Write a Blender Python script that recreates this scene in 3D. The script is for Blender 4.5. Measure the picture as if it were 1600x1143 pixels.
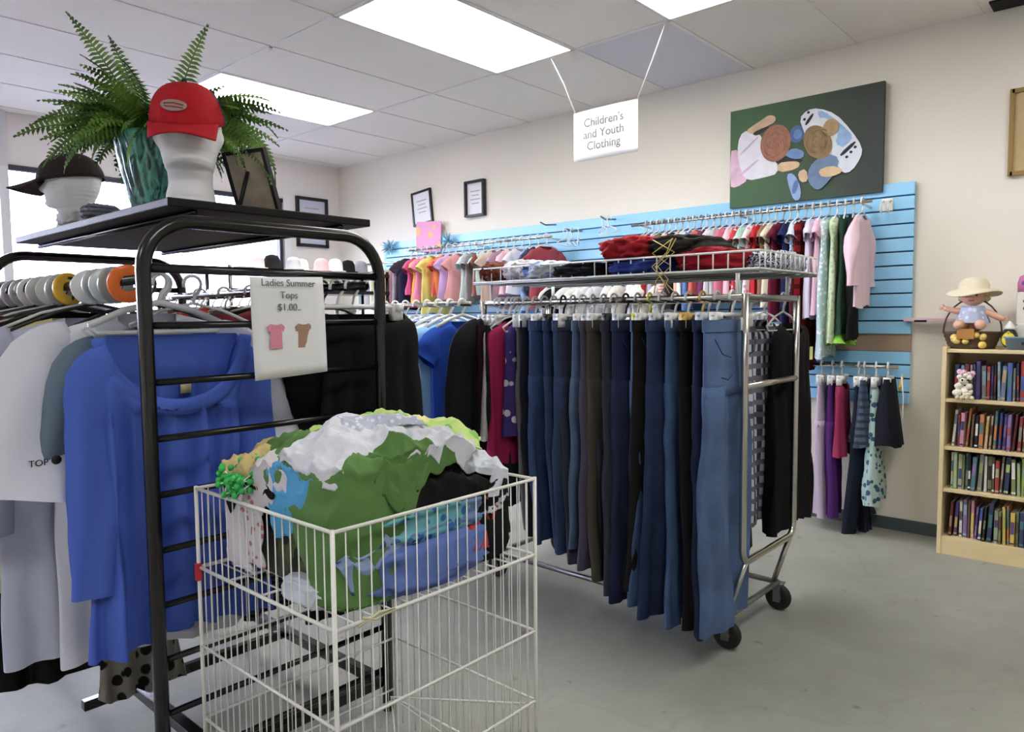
import bpy, math, random
from mathutils import Vector, Matrix, noise
PI = math.pi
SC = bpy.context.scene
C = SC.collection
for _o in list(bpy.data.objects):
    bpy.data.objects.remove(_o)

# ------------------------------------------------------------------ camera
cam_d = bpy.data.cameras.new('camera')
cam_d.sensor_width = 36.0
cam_d.sensor_fit = 'HORIZONTAL'
cam_d.lens = 36.0 * 1142.88 / 1600.0
cam_d.clip_start = 0.05
cam = bpy.data.objects.new('camera', cam_d)
C.objects.link(cam)
R = Matrix(((0.66658824, 0.05690387, -0.74325101),
            (-0.74537071, 0.03872434, -0.66552455),
            (-0.00908902, 0.99762838, 0.06822767)))
cam.matrix_world = Matrix.Translation((0, 0, 1.24)) @ R.to_4x4()
SC.camera = cam

# ------------------------------------------------------------------ colour, world, exposure
def lin(c):
    c = c / 255.0
    return c / 12.92 if c <= 0.04045 else ((c + 0.055) / 1.055) ** 2.4
def rgb(r, g, b):
    return (lin(r), lin(g), lin(b), 1.0)

SC.view_settings.view_transform = 'Standard'
SC.view_settings.look = 'None'
SC.view_settings.gamma = 1.0
SC.view_settings.use_curve_mapping = False
SC.view_settings.exposure = 0.2
LAMP = 10.6      # radiance of the fluorescent diffusers
SKY = 20.0       # daylight outside the shop window

world = bpy.data.worlds.new('world')
SC.world = world
world.use_nodes = True
bg = world.node_tree.nodes['Background']
_nt = world.node_tree
_g = _nt.nodes.new('ShaderNodeNewGeometry'); _s = _nt.nodes.new('ShaderNodeSeparateXYZ'); _r = _nt.nodes.new('ShaderNodeMapRange'); _m = _nt.nodes.new('ShaderNodeMix')
_m.data_type = 'RGBA'
_r.inputs['From Min'].default_value = -.02; _r.inputs['From Max'].default_value = .03     # street below, hazy sky above
_tc = _nt.nodes.new('ShaderNodeTexCoord'); _nt.links.new(_tc.outputs['Generated'], _s.inputs[0]); _nt.links.new(_s.outputs['Z'], _r.inputs['Value'])
_nt.links.new(_r.outputs[0], _m.inputs['Factor'])
_m.inputs[6].default_value = (.016, .020, .048, 1); _m.inputs[7].default_value = (.74, .78, 1.0, 1)
_nt.links.new(_m.outputs[2], bg.inputs[0])
bg.inputs[1].default_value = SKY

# ------------------------------------------------------------------ materials
MATS = {}
def newmat(name):
    m = bpy.data.materials.new(name)
    m.use_nodes = True
    return m, m.node_tree, m.node_tree.nodes['Principled BSDF']

def plain(name, col, rough=0.5, metal=0.0, bump=0.0, bscale=200, spec=0.5, vary=0.0, vscale=3.0, coat=0.0):
    if name in MATS: return MATS[name]
    m, nt, p = newmat(name)
    p.inputs['Base Color'].default_value = col
    p.inputs['Roughness'].default_value = rough
    p.inputs['Metallic'].default_value = metal
    p.inputs['Specular IOR Level'].default_value = spec
    p.inputs['Coat Weight'].default_value = coat
    tc = nt.nodes.new('ShaderNodeTexCoord')
    if vary:
        n = nt.nodes.new('ShaderNodeTexNoise'); n.inputs['Scale'].default_value = vscale
        n.inputs['Detail'].default_value = 5
        nt.links.new(tc.outputs['Object'], n.inputs['Vector'])
        r = nt.nodes.new('ShaderNodeMapRange')
        r.inputs['From Min'].default_value = 0.3; r.inputs['From Max'].default_value = 0.7
        r.inputs['To Min'].default_value = 1 - vary; r.inputs['To Max'].default_value = 1 + vary
        nt.links.new(n.outputs['Fac'], r.inputs['Value'])
        mx = nt.nodes.new('ShaderNodeVectorMath'); mx.operation = 'SCALE'
        mx.inputs[0].default_value = col[:3]
        nt.links.new(r.outputs[0], mx.inputs['Scale'])
        nt.links.new(mx.outputs[0], p.inputs['Base Color'])
    if bump:
        n2 = nt.nodes.new('ShaderNodeTexNoise'); n2.inputs['Scale'].default_value = bscale
        nt.links.new(tc.outputs['Object'], n2.inputs['Vector'])
        b = nt.nodes.new('ShaderNodeBump'); b.inputs['Strength'].default_value = bump
        b.inputs['Distance'].default_value = 0.004
        nt.links.new(n2.outputs['Fac'], b.inputs['Height'])
        nt.links.new(b.outputs[0], p.inputs['Normal'])
    MATS[name] = m
    return m

def fabric(r, g, b, kind='plain', c2=(240, 240, 240), scale=1.0, c3=None):
    """woven cloth; kind: plain, denim, stripe, hstripe, plaid, floral, dots"""
    key = 'fabric_%s_%d_%d_%d_%d_%d_%d_%.2f' % ((kind, r, g, b) + tuple(c2) + (scale,))
    if key in MATS: return MATS[key]
    m, nt, p = newmat(key)
    N, L = nt.nodes, nt.links
    p.inputs['Roughness'].default_value = 0.85
    p.inputs['Specular IOR Level'].default_value = 0.2
    tc = N.new('ShaderNodeTexCoord')
    src = None
    a = tuple(v * .9 for v in rgb(r, g, b)[:3]) + (1,); c = rgb(*c2)
    def mixc(fac, A, B):
        x = N.new('ShaderNodeMix'); x.data_type = 'RGBA'
        L.new(fac, x.inputs['Factor'])
        for i, v in ((6, A), (7, B)):
            if isinstance(v, tuple): x.inputs[i].default_value = v
            else: L.new(v, x.inputs[i])
        return x.outputs[2]
    def ramp(fac, lo, hi):
        q = N.new('ShaderNodeMapRange'); q.inputs['From Min'].default_value = lo; q.inputs['From Max'].default_value = hi
        L.new(fac, q.inputs['Value']); return q.outputs[0]
    def wave(axis, sc):
        w = N.new('ShaderNodeTexWave'); w.bands_direction = axis; w.inputs['Scale'].default_value = sc
        L.new(tc.outputs['Object'], w.inputs['Vector']); return w.outputs['Fac']
    if kind == 'denim':
        n = N.new('ShaderNodeTexNoise'); n.inputs['Scale'].default_value = 5; n.inputs['Detail'].default_value = 6
        L.new(tc.outputs['Object'], n.inputs['Vector'])
        lt = tuple(min(1, v * 1.28) for v in a[:3]) + (1,)
        dk = tuple(v * 0.8 for v in a[:3]) + (1,)
        src = mixc(ramp(n.outputs['Fac'], .35, .65), dk, lt)
    elif kind in ('stripe', 'hstripe'):
        src = mixc(ramp(wave('X' if kind == 'stripe' else 'Z', 12 * scale), .45, .55), a, c)
    elif kind == 'plaid':
        s1 = mixc(ramp(wave('X', 4 * scale), .55, .6), a, c)
        d = tuple((x + y) * .25 for x, y in zip(a, c))
        d = d[:3] + (1,)
        src = mixc(ramp(wave('Z', 4 * scale), .6, .65), s1, d)
    elif kind in ('floral', 'dots'):
        v = N.new('ShaderNodeTexVoronoi'); v.inputs['Scale'].default_value = 28 * scale
        L.new(tc.outputs['Object'], v.inputs['Vector'])
        src = mixc(ramp(v.outputs['Distance'], .32, .38), c, a)
        if c3:
            v2 = N.new('ShaderNodeTexVoronoi'); v2.inputs['Scale'].default_value = 19 * scale
            L.new(tc.outputs['Object'], v2.inputs['Vector'])
            src = mixc(ramp(v2.outputs['Distance'], .28, .33), rgb(*c3), src)
    if src is None: p.inputs['Base Color'].default_value = a
    else: L.new(src, p.inputs['Base Color'])
    n2 = N.new('ShaderNodeTexNoise'); n2.inputs['Scale'].default_value = 35; n2.inputs['Detail'].default_value = 3
    L.new(tc.outputs['Object'], n2.inputs['Vector'])
    bp = N.new('ShaderNodeBump'); bp.inputs['Strength'].default_value = .35; bp.inputs['Distance'].default_value = .006
    L.new(n2.outputs['Fac'], bp.inputs['Height']); L.new(bp.outputs[0], p.inputs['Normal'])
    MATS[key] = m
    return m

def emit(name, col, strength):
    m = bpy.data.materials.new(name); m.use_nodes = True
    nt = m.node_tree; nt.nodes.clear()
    e = nt.nodes.new('ShaderNodeEmission'); e.inputs[0].default_value = col; e.inputs[1].default_value = strength
    o = nt.nodes.new('ShaderNodeOutputMaterial'); nt.links.new(e.outputs[0], o.inputs[0])
    return m

# ------------------------------------------------------------------ mesh helpers
class MB:
    def __init__(s): s.v = []; s.f = []; s.m = []; s.cm = 0
    def add(s, vs, fs):
        o = len(s.v); s.v += [tuple(p) for p in vs]
        s.f += [tuple(i + o for i in f) for f in fs]; s.m += [s.cm] * len(fs); return s
    def box(s, c, d, rz=0.0, ry=0.0, rx=0.0):
        x, y, z = [q / 2 for q in d]
        M = Matrix.Rotation(rz, 3, 'Z') @ Matrix.Rotation(ry, 3, 'Y') @ Matrix.Rotation(rx, 3, 'X')
        vs = [Vector(c) + M @ Vector((i * x, j * y, k * z)) for i in (-1, 1) for j in (-1, 1) for k in (-1, 1)]
        return s.add(vs, [(0, 1, 3, 2), (4, 6, 7, 5), (0, 4, 5, 1), (2, 3, 7, 6), (0, 2, 6, 4), (1, 5, 7, 3)])
    def loft(s, rings, cap0=True, cap1=True, closed=True):
        n = len(rings[0]); vs = [p for r in rings for p in r]; fs = []
        for j in range(len(rings) - 1):
            for i in range(n if closed else n - 1):
                k = (i + 1) % n
                fs.append((j * n + i, j * n + k, (j + 1) * n + k, (j + 1) * n + i))
        if cap0: fs.append(tuple(range(n))[::-1])
        if cap1: fs.append(tuple((len(rings) - 1) * n + i for i in range(n)))
        return s.add(vs, fs)
    def tube(s, pts, r, seg=8, closed=False, caps=True):
        P = [Vector(p) for p in pts]; n = len(P)
        rr = r if isinstance(r, (list, tuple)) else [r] * n
        T = []
        for i in range(n):
            a = P[(i - 1) % n] if (closed or i > 0) else P[i]
            b = P[(i + 1) % n] if (closed or i < n - 1) else P[i]
            t = b - a; T.append(t.normalized() if t.length > 1e-9 else Vector((0, 0, 1)))
        u = T[0].orthogonal().normalized(); rings = []
        for i in range(n):
            u = u - T[i] * u.dot(T[i])
            u = u.normalized() if u.length > 1e-6 else T[i].orthogonal().normalized()
            w = T[i].cross(u)
            rings.append([P[i] + (u * math.cos(a) + w * math.sin(a)) * rr[i] for a in [2 * PI * k / seg for k in range(seg)]])
        if closed: rings.append(rings[0]); caps = False
        return s.loft(rings, caps, caps)
    def grid(s, fn, nu, nv):
        vs = [fn(i / nu, j / nv) for j in range(nv + 1) for i in range(nu + 1)]
        fs = [(j * (nu + 1) + i, j * (nu + 1) + i + 1, (j + 1) * (nu + 1) + i + 1, (j + 1) * (nu + 1) + i) for j in range(nv) for i in range(nu)]
        return s.add(vs, fs)
    def lathe(s, c, prof, seg=24, cap0=True, cap1=True):
        return s.loft([[(c[0] + r * math.cos(2 * PI * k / seg), c[1] + r * math.sin(2 * PI * k / seg), c[2] + z) for k in range(seg)] for r, z in prof], cap0, cap1)
    def ball(s, c, r, nu=16, nv=10, fn=None, M=None):
        rx, ry, rz = (r, r, r) if not isinstance(r, (tuple, list)) else r
        rings = []
        for j in range(nv + 1):
            ph = -PI / 2 + PI * (j + .02) / (nv + .04)
            ring = []
            for i in range(nu):
                th = 2 * PI * i / nu
                d = Vector((math.cos(ph) * math.cos(th), math.cos(ph) * math.sin(th), math.sin(ph)))
                k = fn(d) if fn else 1.0
                q = Vector((d.x * rx * k, d.y * ry * k, d.z * rz * k))
                if M: q = M @ q
                ring.append(Vector(c) + q)
            rings.append(ring)
        return s.loft(rings)
    def poly(s, pts): return s.add(pts, [tuple(range(len(pts)))])
    def build(s, name, mat, parent=None, smooth=True, bevel=0.0, subsurf=0, solid=0.0, origin=None):
        if parent is not None: off = wloc(parent)
        elif origin is not None: off = Vector(origin)
        else:
            xs = [p[0] for p in s.v]; ys = [p[1] for p in s.v]; zs = [p[2] for p in s.v]
            off = Vector(((min(xs) + max(xs)) / 2, (min(ys) + max(ys)) / 2, min(zs)))
        me = bpy.data.meshes.new(name)
        me.from_pydata([(p[0] - off.x, p[1] - off.y, p[2] - off.z) for p in s.v], [], s.f)
        for mm in (mat if isinstance(mat, (list, tuple)) else [mat]): me.materials.append(mm)
        me.polygons.foreach_set('material_index', s.m)
        me.polygons.foreach_set('use_smooth', [smooth] * len(s.f))
        me.update()
        o = bpy.data.objects.new(name, me); C.objects.link(o)
        if parent is not None: o.parent = parent
        else: o.location = off
        if bevel:
            b = o.modifiers.new('bevel', 'BEVEL'); b.width = bevel; b.segments = 2; b.limit_method = 'ANGLE'
        if solid:
            b = o.modifiers.new('solid', 'SOLIDIFY'); b.thickness = solid
        if subsurf:
            b = o.modifiers.new('sub', 'SUBSURF'); b.levels = subsurf; b.render_levels = subsurf
        return o

def wloc(o):
    v = Vector((0, 0, 0))
    while o is not None: v += Vector(o.location); o = o.parent
    return v
def tag(o, label, cat, group=None, kind=None):
    o['label'] = label; o['category'] = cat
    if group: o['group'] = group
    if kind: o['kind'] = kind
    return o
def thing(name, label, cat, loc=(0, 0, 0), group=None):
    o = bpy.data.objects.new(name, None); C.objects.link(o); o.location = loc; o.empty_display_size = .05
    return tag(o, label, cat, group)
def struct(o): o['kind'] = 'structure'; return o
def copy_tree(o, parent=None):
    c = o.copy(); C.objects.link(c)
    if parent is not None: c.parent = parent
    for ch in list(KIDS(o)): copy_tree(ch, c)
    return c
def KIDS(o): return [x for x in bpy.data.objects if x.parent == o]
def text_mesh(body, size, mat, parent, M, align='CENTER', space=1.0, name='lettering', extrude=0.0006, line=1.0):
    cu = bpy.data.curves.new('t', 'FONT'); cu.body = body; cu.size = size; cu.align_x = align; cu.align_y = 'CENTER'
    cu.extrude = extrude; cu.space_character = space; cu.space_line = line
    t = bpy.data.objects.new('t', cu); C.objects.link(t)
    dg = bpy.context.evaluated_depsgraph_get()
    me = bpy.data.meshes.new_from_object(t.evaluated_get(dg))
    bpy.data.objects.remove(t)
    off = wloc(parent)
    me.transform(Matrix.Translation(-off) @ M)
    me.materials.clear(); me.materials.append(mat)
    o = bpy.data.objects.new(name, me); C.objects.link(o); o.parent = parent
    return o
def nz(x, y=0.0, z=0.0): return noise.noise(Vector((x, y, z)))

# ------------------------------------------------------------------ shared materials
M_black = plain('black_enamel', rgb(14, 14, 16), .22, 0, spec=.6)
M_chrome = plain('chrome', rgb(200, 198, 192), .22, 1.0)
M_greymetal = plain('grey_metal', rgb(130, 132, 132), .4, .8)
M_whitewire = plain('white_wire', rgb(234, 233, 228), .35)
M_white = plain('white_plastic', rgb(236, 236, 234), .35)
M_clear = plain('frosted_plastic', rgb(200, 205, 208), .25)
M_dark = plain('dark_plastic', rgb(22, 22, 26), .4)
M_paper = plain('paper', rgb(240, 240, 244), .8)
M_ink = plain('grey_ink', rgb(112, 112, 118), .8)
M_ink2 = plain('pale_ink', rgb(176, 176, 178), .8)
M_rubber = plain('rubber', rgb(20, 20, 20), .6)
M_foam = plain('white_foam', rgb(232, 232, 236), .75, bump=.15, bscale=300)

# ================================================================== ROOM SHELL
RX, BY, LX, FY, CH = 4.52, 6.43, -4.0, -3.5, 2.77
m_wall = plain('painted_wall', rgb(238, 232, 219), .85, bump=.1, bscale=60, vary=.02, vscale=1.5)
m_wallb = plain('painted_back_wall', rgb(240, 234, 230), .85, bump=.1, bscale=60)
def floor_mat():
    m, nt, p = newmat('painted_concrete'); N, L = nt.nodes, nt.links
    tc = N.new('ShaderNodeTexCoord')
    n = N.new('ShaderNodeTexNoise'); n.inputs['Scale'].default_value = 1.3; n.inputs['Detail'].default_value = 8; n.inputs['Roughness'].default_value = .65
    L.new(tc.outputs['Object'], n.inputs['Vector'])
    r = N.new('ShaderNodeValToRGB'); r.color_ramp.elements[0].position = .3; r.color_ramp.elements[1].position = .72
    r.color_ramp.elements[0].color = rgb(134, 134, 127); r.color_ramp.elements[1].color = rgb(162, 163, 154)
    L.new(n.outputs['Fac'], r.inputs[0])
    v = N.new('ShaderNodeTexVoronoi'); v.feature = 'DISTANCE_TO_EDGE'; v.inputs['Scale'].default_value = .55
    n3 = N.new('ShaderNodeTexNoise'); n3.inputs['Scale'].default_value = 2.5; n3.inputs['Detail'].default_value = 6
    L.new(tc.outputs['Object'], n3.inputs['Vector'])
    ad = N.new('ShaderNodeMix'); ad.data_type = 'VECTOR'; ad.inputs['Factor'].default_value = .22
    L.new(tc.outputs['Object'], ad.inputs[4]); L.new(n3.outputs['Color'], ad.inputs[5]); L.new(ad.outputs[1], v.inputs['Vector'])
    q = N.new('ShaderNodeMapRange'); q.inputs['From Min'].default_value = 0; q.inputs['From Max'].default_value = .004
    q.inputs['To Min'].default_value = .93; L.new(v.outputs['Distance'], q.inputs['Value'])
    sc = N.new('ShaderNodeVectorMath'); sc.operation = 'SCALE'; L.new(r.outputs[0], sc.inputs[0]); L.new(q.outputs[0], sc.inputs['Scale'])
    n2 = N.new('ShaderNodeTexNoise'); n2.inputs['Scale'].default_value = 14; n2.inputs['Detail'].default_value = 4
    L.new(tc.outputs['Object'], n2.inputs['Vector'])
    q2 = N.new('ShaderNodeMapRange'); q2.inputs['From Min'].default_value = .25; q2.inputs['From Max'].default_value = .33; q2.inputs['To Min'].default_value = .6
    L.new(n2.outputs['Fac'], q2.inputs['Value'])
    s2 = N.new('ShaderNodeVectorMath'); s2.operation = 'SCALE'; L.new(sc.outputs[0], s2.inputs[0]); L.new(q2.outputs[0], s2.inputs['Scale'])
    L.new(s2.outputs[0], p.inputs['Base Color'])
    p.inputs['Roughness'].default_value = .55; p.inputs['Specular IOR Level'].default_value = .25
    b = N.new('ShaderNodeBump'); b.inputs['Strength'].default_value = .12; b.inputs['Distance'].default_value = .01
    L.new(n3.outputs['Fac'], b.inputs['Height']); L.new(b.outputs[0], p.inputs['Normal'])
    return m
struct(MB().box(((RX + LX) / 2, (BY + FY) / 2, -.05), (RX - LX + .4, BY - FY + .4, .1)).build('floor', floor_mat(), smooth=False, origin=(0, 0, 0)))
# ceiling: tiles on a grid (x every 1.219, y every .6125)
GX = [3.486 - 1.219 * i for i in range(7)] ; GY = [2.0 + .6125 * j for j in range(-9, 8)]
m_tile = plain('ceiling_tile', rgb(240, 236, 228), .9, bump=.25, bscale=90, vary=.03, vscale=1.0)
m_tile_new = plain('ceiling_tile_grey', rgb(222, 223, 230), .9, bump=.25, bscale=90)
m_tbar = plain('ceiling_tbar', rgb(236, 234, 230), .5)
LIGHTS = [(2.267, y) for y in (1.3875, 2.6125, 4.4500)] + [(2.267, -.45), (-.171, -.45), (-2.609, 1.3875)]  # last three are unseen panels added to light the room from behind the camera
cb = MB()
xs = [LX] + sorted([g for g in GX if g > LX]) + [RX]; ys = [FY] + sorted([g for g in GY if FY < g < BY]) + [BY]
lit = lambda x, y: any(a - .02 < x < a + 1.2 and b - .02 < y < b + .6 for a, b in LIGHTS)
for i in range(len(xs) - 1):
    for j in range(len(ys) - 1):
        if lit((xs[i] + xs[i + 1]) / 2, (ys[j] + ys[j + 1]) / 2): continue
        cb.cm = 1 if (xs[i] > 3.4 and 2.0 - .05 < ys[j] < 2.05) else 0
        cb.box(((xs[i] + xs[i + 1]) / 2, (ys[j] + ys[j + 1]) / 2, CH + .012), (xs[i + 1] - xs[i], ys[j + 1] - ys[j], .02))
cb.cm = 2
cb.box(((RX + LX) / 2, (BY + FY) / 2, CH + .2), (RX - LX + .4, BY - FY + .4, .02))
for x in xs[1:-1]: cb.box((x, (BY + FY) / 2, CH), (.022, BY - FY, .006))
for y in ys[1:-1]: cb.box(((RX + LX) / 2, y, CH), (RX - LX, .022, .006))
struct(cb.build('ceiling', [m_tile, m_tile_new, m_tbar], smooth=False, origin=(0, 0, CH)))
m_lamp = emit('lamp_diffuser', (1.0, .985, .94, 1), LAMP)
m_lampframe = plain('lamp_frame', rgb(225, 225, 220), .5)

for k, (x, y) in enumerate(LIGHTS):
    lab = {0: 'fluorescent ceiling light cut off by the top edge, above the painting side',
           1: 'large fluorescent ceiling light panel in the middle of the ceiling',
           2: 'far fluorescent ceiling light panel behind the fern and red cap'}.get(k, 'unseen fluorescent ceiling panel added behind the camera to light the room')
    t = thing('ceiling_light', lab, 'ceiling light', (x + .61, y + .306, CH), 'recessed ceiling lights')
    MB().box((x + .61, y + .306, CH + .004), (1.18, .575, .008)).build('diffuser', m_lamp, t, smooth=False)
    fb = MB()
    for dx, dy, sx, sy in ((0, -.3, 1.22, .02), (0, .3, 1.22, .02), (-.6, 0, .02, .6), (.6, 0, .02, .6)):
        fb.box((x + .61 + dx, y + .306 + dy, CH + .003), (sx, sy, .014))
    fb.build('frame', m_lampframe, t, smooth=False)
# dark flat sheet standing in for a gap at the ceiling edge
struct(MB().box((4.44, .62, CH - .004), (.14, .2, .01)).build('gap_patch', plain('ceiling_gap', rgb(20, 18, 18), .9), smooth=False))
# walls
struct(MB().box((RX + .05, (BY + FY) / 2, CH / 2), (.1, BY - FY + .2, CH + .3)).build('wall_right', m_wall, smooth=False))
struct(MB().box((LX - .05, (BY + FY) / 2, CH / 2), (.1, BY - FY + .2, CH + .3)).build('wall_left', m_wall, smooth=False))
struct(MB().box(((RX + LX) / 2, FY - .05, CH / 2), (RX - LX + .2, .1, CH + .3)).build('wall_front', m_wall, smooth=False))
WX0, WX1, WZ0, WZ1 = -3.2, 3.83, 1.22, 2.37
wb = MB()
wb.box(((WX0 + LX) / 2, BY + .06, CH / 2), (WX0 - LX, .12, CH + .3))
wb.box(((WX1 + RX) / 2, BY + .06, CH / 2), (RX - WX1, .12, CH + .3))
wb.box(((WX0 + WX1) / 2, BY + .06, WZ0 / 2), (WX1 - WX0, .12, WZ0))
wb.box(((WX0 + WX1) / 2, BY + .06, (WZ1 + CH + .15) / 2), (WX1 - WX0, .12, CH + .15 - WZ1))
struct(wb.build('wall_back', m_wallb, smooth=False))
# window with dark frame and white mullions
wt = bpy.data.objects.new('window_1', None); C.objects.link(wt); wt.location = ((WX0 + WX1) / 2, BY, WZ0); struct(wt)
m_wf = plain('window_frame_dark', rgb(40, 40, 52), .5)
fr = MB()
fr.box(((WX0 + WX1) / 2, BY + .0, WZ1), (WX1 - WX0 + .06, .06, .035)); fr.box(((WX0 + WX1) / 2, BY, WZ0), (WX1 - WX0 + .06, .06, .05))
fr.box((WX1 + .0, BY, (WZ0 + WZ1) / 2), (.035, .06, WZ1 - WZ0)); fr.box((WX0, BY, (WZ0 + WZ1) / 2), (.04, .06, WZ1 - WZ0))
struct(fr.build('window_frame', m_wf, wt, smooth=False))
mu = MB()
for x in (-1.5, 0, 1.58): mu.box((x, BY, (WZ0 + WZ1) / 2), (.06, .07, WZ1 - WZ0))
struct(mu.build('mullion', plain('white_trim', rgb(225, 225, 228), .5), wt, smooth=False))
gm, nt, p = newmat('window_glass'); p.inputs['Transmission Weight'].default_value = 1; p.inputs['Roughness'].default_value = 0; p.inputs['IOR'].default_value = 1.01
p.inputs['Base Color'].default_value = (1, 1, 1, 1)
struct(MB().box(((WX0 + WX1) / 2, BY + .03, (WZ0 + WZ1) / 2), (WX1 - WX0, .004, WZ1 - WZ0)).build('window_glass', gm, wt, smooth=False))
struct(MB().box((WX1 + .075, BY - .012, (WZ0 + WZ1) / 2), (.075, .024, WZ1 - WZ0 + .1)).build('trim_2', plain('white_trim2', rgb(236, 236, 240), .5), smooth=False))
struct(MB().box((1.58, BY - .02, (WZ1 + CH) / 2), (.06, .03, CH - WZ1)).build('trim_3', plain('white_trim3', rgb(212, 210, 214), .5), smooth=False))
m_base = plain('rubber_baseboard', rgb(70, 84, 88), .5)
struct(MB().box((RX - .006, (BY + FY) / 2, .035), (.012, BY - FY, .07)).build('baseboard_right', m_base, smooth=False))
struct(MB().box(((RX + LX) / 2, BY - .006, .035), (RX - LX, .012, .07)).build('baseboard_back', m_base, smooth=False))

# ================================================================== SLATWALL
m_slat = plain('slatwall_blue', rgb(156, 216, 255), .35, vary=.03, vscale=2)
m_groove = plain('slatwall_groove', rgb(62, 92, 116), .6)
m_bare = plain('bare_board', rgb(166, 142, 120), .7, vary=.1, vscale=6)
sl = thing('slatted_display_board', 'long light blue slatted display panel fixed along the right wall', 'slatwall', (4.5, 3.35, .73))
b = MB()
y0, y1 = 1.055, 5.66
z = 1.954; k = 0
while z > .74:
    if 1.02 < z - .03 < 1.15:
        z = 1.02; continue
    h = min(.068, z - .73)
    b.box((4.497, (y0 + y1) / 2, z - h / 2), (.024, y1 - y0, h)); z -= .0765
b.build('slats', m_slat, sl, smooth=False, bevel=.002)
MB().box((4.513, (y0 + y1) / 2, (1.954 + .73) / 2), (.01, y1 - y0 - .01, 1.22)).build('backing', m_groove, sl, smooth=False)
MB().box((4.504, (y0 + y1) / 2, 1.085), (.012, y1 - y0 - .002, .125)).build('bare_strip', m_bare, sl, smooth=False)
# two-prong hook on slatwall
t = thing('slatwall_hook', 'small white double hook empty on the blue panel', 'hook', (4.46, 1.19, 1.83))
MB().box((4.482, 1.19, 1.84), (.006, .06, .07)).build('hook_plate', M_white, t, bevel=.003)
for dy in (-.018, .018): MB().tube([(4.48, 1.19 + dy, 1.86), (4.43, 1.19 + dy, 1.85), (4.42, 1.19 + dy, 1.82), (4.43, 1.19 + dy, 1.79)], .006).build('prong', M_white, t)

# ================================================================== PAINTING AND WALL FRAMES
pt = thing('painting', 'unframed dark green canvas painting of two children seen from above', 'painting', (4.46, 1.665, 1.91))
PY0, PY1, PZ0, PZ1 = 2.115, 1.215, 1.912, 2.517
def painting_mat():
    m, nt, p = newmat('canvas_green'); N, L = nt.nodes, nt.links
    tc = N.new('ShaderNodeTexCoord'); sp = N.new('ShaderNodeSeparateXYZ'); L.new(tc.outputs['Object'], sp.inputs[0])
    n = N.new('ShaderNodeTexNoise'); n.inputs['Scale'].default_value = 4; L.new(tc.outputs['Object'], n.inputs['Vector'])
    q = N.new('ShaderNodeMapRange'); q.inputs['From Min'].default_value = -.45; q.inputs['From Max'].default_value = .45; L.new(sp.outputs['Y'], q.inputs['Value'])
    a = N.new('ShaderNodeMath'); a.operation = 'MULTIPLY_ADD'; a.inputs[1].default_value = .25; L.new(n.outputs['Fac'], a.inputs[0]); L.new(q.outputs[0], a.inputs[2])
    r = N.new('ShaderNodeValToRGB'); r.color_ramp.elements[0].position = .25; r.color_ramp.elements[1].position = 1.05
    r.color_ramp.elements[0].color = rgb(46, 54, 48); r.color_ramp.elements[1].color = rgb(66, 100, 64)
    L.new(a.outputs[0], r.inputs[0]); L.new(r.outputs[0], p.inputs['Base Color']); p.inputs['Roughness'].default_value = .6
    return m
MB().box((4.478, (PY0 + PY1) / 2, (PZ0 + PZ1) / 2), (.03, PY0 - PY1, PZ1 - PZ0)).build('canvas', painting_mat(), pt, smooth=False)
pnt = [0]
def paint(pts, col, vary=.15, name='painted_shape', smooth_pts=True):
    pnt[0] += 1
    x = 4.4625 - .00035 * pnt[0]
    P = [(u, v) for u, v in pts]
    if smooth_pts:
        for _ in range(1):
            Q = []
            for i in range(len(P)):
                a, c = P[i], P[(i + 1) % len(P)]
                Q += [(a[0] * .75 + c[0] * .25, a[1] * .75 + c[1] * .25), (a[0] * .25 + c[0] * .75, a[1] * .25 + c[1] * .75)]
            P = Q
    P = [(min(.998, max(.002, u)), min(.998, max(.004, v))) for u, v in P]
    b = MB(); b.poly([(x, PY0 + (PY1 - PY0) * u, PZ0 + (PZ1 - PZ0) * v) for u, v in P])
    return b.build(name, plain('paint_%d_%d_%d' % col, rgb(*col), .6, vary=vary, vscale=18), pt, smooth=False)
def ell(cx, cy, rx, ry, n=20, rot=0): return [(cx + rx * math.cos(a) * math.cos(rot) - ry * math.sin(a) * math.sin(rot), cy + rx * math.cos(a) * math.sin(rot) * 1.3 + ry * math.sin(a) * math.cos(rot)) for a in [2 * PI * i / n for i in range(n)]]
def strands(cx, cy, rx, ry, col, sd):
    pnt[0] += 1; x = 4.4625 - .00035 * pnt[0]; b = MB(); rd = random.Random(sd)
    for i in range(26):
        k = rd.uniform(.25, 1); a0 = rd.uniform(0, 2 * PI); da = rd.uniform(.4, 1.1); w = rd.uniform(.02, .045); P = []; Q = []
        for j in range(7):
            a = a0 + da * j / 6; tw = w * math.sin(PI * (j + .2) / 6.4); kk = k - .1 * j / 6
            P.append((cx + rx * (kk - tw) * math.cos(a), cy + ry * (kk - tw) * math.sin(a))); Q.append((cx + rx * min(1, kk + tw) * math.cos(a), cy + ry * min(1, kk + tw) * math.sin(a)))
        b.poly([(x, PY0 + (PY1 - PY0) * u, PZ0 + (PZ1 - PZ0) * v) for u, v in P + Q[::-1]])
    b.build('painted_hair_strands', plain('paint_%d_%d_%d' % col, rgb(*col), .6), pt, smooth=False)
paint([(0.303, 0.447), (0.382, 0.464), (0.517, 0.401), (0.493, 0.372), (0.412, 0.395), (0.337, 0.394)], (24, 20, 18))
paint([(-0.008, 0.596), (0.065, 0.6), (0.078, 0.355), (0.142, 0.278), (0.047, 0.206), (-0.005, 0.231)], (222, 186, 206), name='painted_skirt')
paint([(0.068, 0.74), (0.127, 0.784), (0.21, 0.728), (0.251, 0.609), (0.253, 0.479), (0.337, 0.423), (0.346, 0.295), (0.255, 0.276), (0.131, 0.262), (0.084, 0.354), (0.051, 0.568)], (226, 224, 234), .05, name='painted_shirt')
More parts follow.
